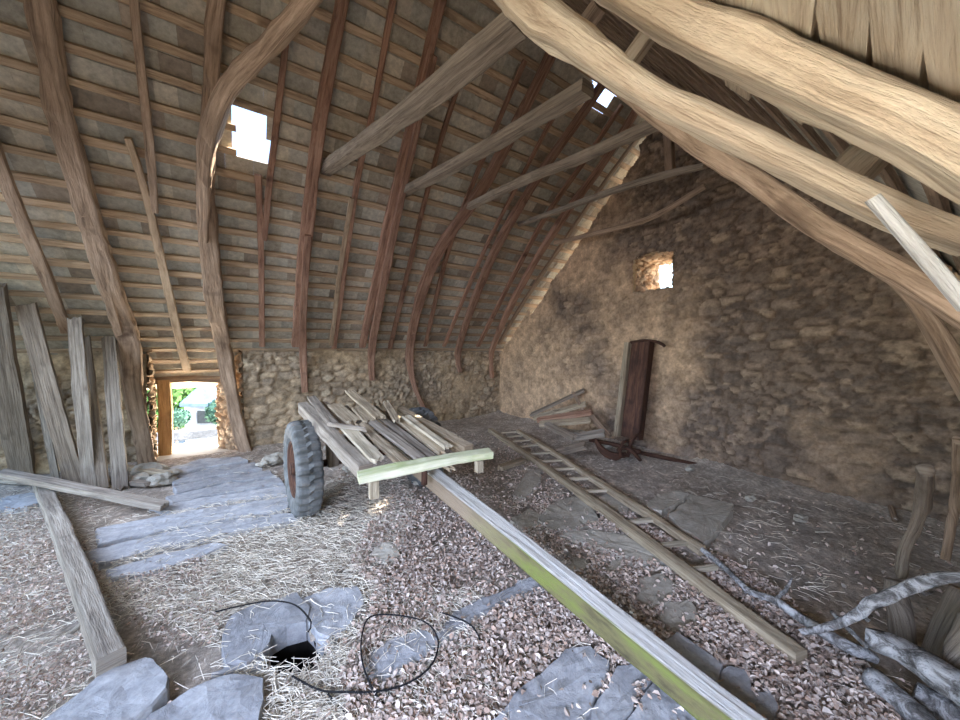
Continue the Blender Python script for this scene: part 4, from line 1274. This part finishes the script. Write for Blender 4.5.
for _ in range(330000):
    if cnt > 36000: break
    # sample in depth-weighted fashion: near ground gets whole leaves, far ground fewer
    px, py = r.uniform(-20, 980), r.uniform(432, 745)
    p = fl(px, py)
    d = depth(p)
    if r.random() > min(1, (d / 2.4) ** 2): continue      # picture-uniform -> roughly ground-uniform near the viewer
    w = 0.02
    for poly, k_ in LEAF:
        if inside(poly, px, py): w = max(w, k_)
    w *= .35 + 1.1 * noise.noise(Vector((p.x * 2.1, p.y * 2.1, 4))) + .45
    if r.random() > w: continue
    if hole_near(p.x, p.y): continue
    if in_slab(p.x, p.y) and r.random() < .955: continue
    if p.x > XG - .1 or p.y > YL - .1: continue
    cnt += 1
    z0 = .030 + r.random() * .05
    s = r.uniform(.008, .0165) * (.62 if px < 260 else 1)
    dirv = r.normal(size=3); dirv[2] *= .45; dirv /= np.linalg.norm(dirv)
    nrm = r.normal(size=3); nrm[2] = abs(nrm[2]) + .6
    sid = np.cross(nrm, dirv); sid /= np.linalg.norm(sid); nr = np.cross(dirv, sid)
    if nr[2] < 0: nr = -nr
    o_ = np.array((p.x, p.y, z0)); w2 = s * r.uniform(.45, .8); cu_ = r.uniform(-.4, .9) * s
    k = len(V)
    V += [o_ - dirv * s, o_ - dirv * .4 * s + sid * w2 + nr * cu_, o_ + dirv * .4 * s + sid * w2 * .8 + nr * cu_, o_ + dirv * s * 1.1,
          o_ + dirv * .4 * s - sid * w2 * .8 + nr * cu_ * .7, o_ - dirv * .4 * s - sid * w2 + nr * cu_ * .7]
    Fc += [[k, k + 1, k + 2, k + 3], [k, k + 3, k + 4, k + 5]]
    t = r.random(); b_ = r.uniform(.6, 1.25)
    c = np.array((.40, .28, .21)) * (1 - t) + np.array((.68, .59, .51)) * t
    C += [c * b_] * 6
mk('dry_leaves', np.array(V), Fc, M['leaf'], cols=np.clip(np.array(C), 0, 1), kind='stuff', label='dry curled brown leaf litter covering the earth floor', cat='leaves')

V, Fc, C = [], [], []
STRAW = [([(160, 520), (400, 470), (420, 520), (380, 600), (380, 740), (250, 740), (220, 660), (90, 600)], 1.0), ([(340, 590), (480, 600), (500, 740), (260, 740), (300, 640)], 1.0),
         ([(650, 470), (760, 480), (840, 610), (800, 620), (700, 540)], .07), ([(200, 440), (330, 440), (300, 480), (200, 500)], .2), ([(-20, 490), (110, 500), (110, 740), (-20, 740)], .25)]
cnt = 0
for _ in range(90000):
    if cnt > 12000: break
    px, py = r.uniform(-20, 980), r.uniform(435, 745)
    p = fl(px, py)
    d = depth(p)
    if r.random() > min(1, (d / 3.0) ** 2): continue
    w = .06 if px < 640 else .012
    for poly, k_ in STRAW:
        if inside(poly, px, py): w = max(w, k_)
    if r.random() > w: continue
    if hole_near(p.x, p.y): continue
    if in_slab(p.x, p.y) and r.random() < .9: continue
    if p.x > XG - .15 or p.y > YL - .15: continue
    cnt += 1
    L = r.uniform(.03, .13); a_ = r.uniform(0, 6.283)
    dv = np.array((math.cos(a_), math.sin(a_), r.normal() * .12))
    sv = np.array((-math.sin(a_), math.cos(a_), 0)) * r.uniform(.0008, .0020)
    o_ = np.array((p.x, p.y, .035 + r.random() * .03))
    k = len(V)
    bend_ = np.array((r.normal() * .012, r.normal() * .012, .006))
    for u in (-.5, 0, .5):
        q = o_ + dv * L * u + (bend_ if u == 0 else 0)
        V += [q - sv, q + sv, q + np.array((0, 0, .0022))]
    for u in (0, 3):
        Fc += [[k + u, k + u + 3, k + u + 4, k + u + 1], [k + u + 1, k + u + 4, k + u + 5, k + u + 2], [k + u + 2, k + u + 5, k + u + 3, k + u]]
    c = np.array((.78, .71, .58)) * r.uniform(.6, 1.2)
    C += [c] * 9
mk('straw', np.array(V), Fc, M['leaf'], cols=np.clip(np.array(C), 0, 1), kind='stuff', label='loose pale straw scattered thickly over the floor around the cable', cat='straw')
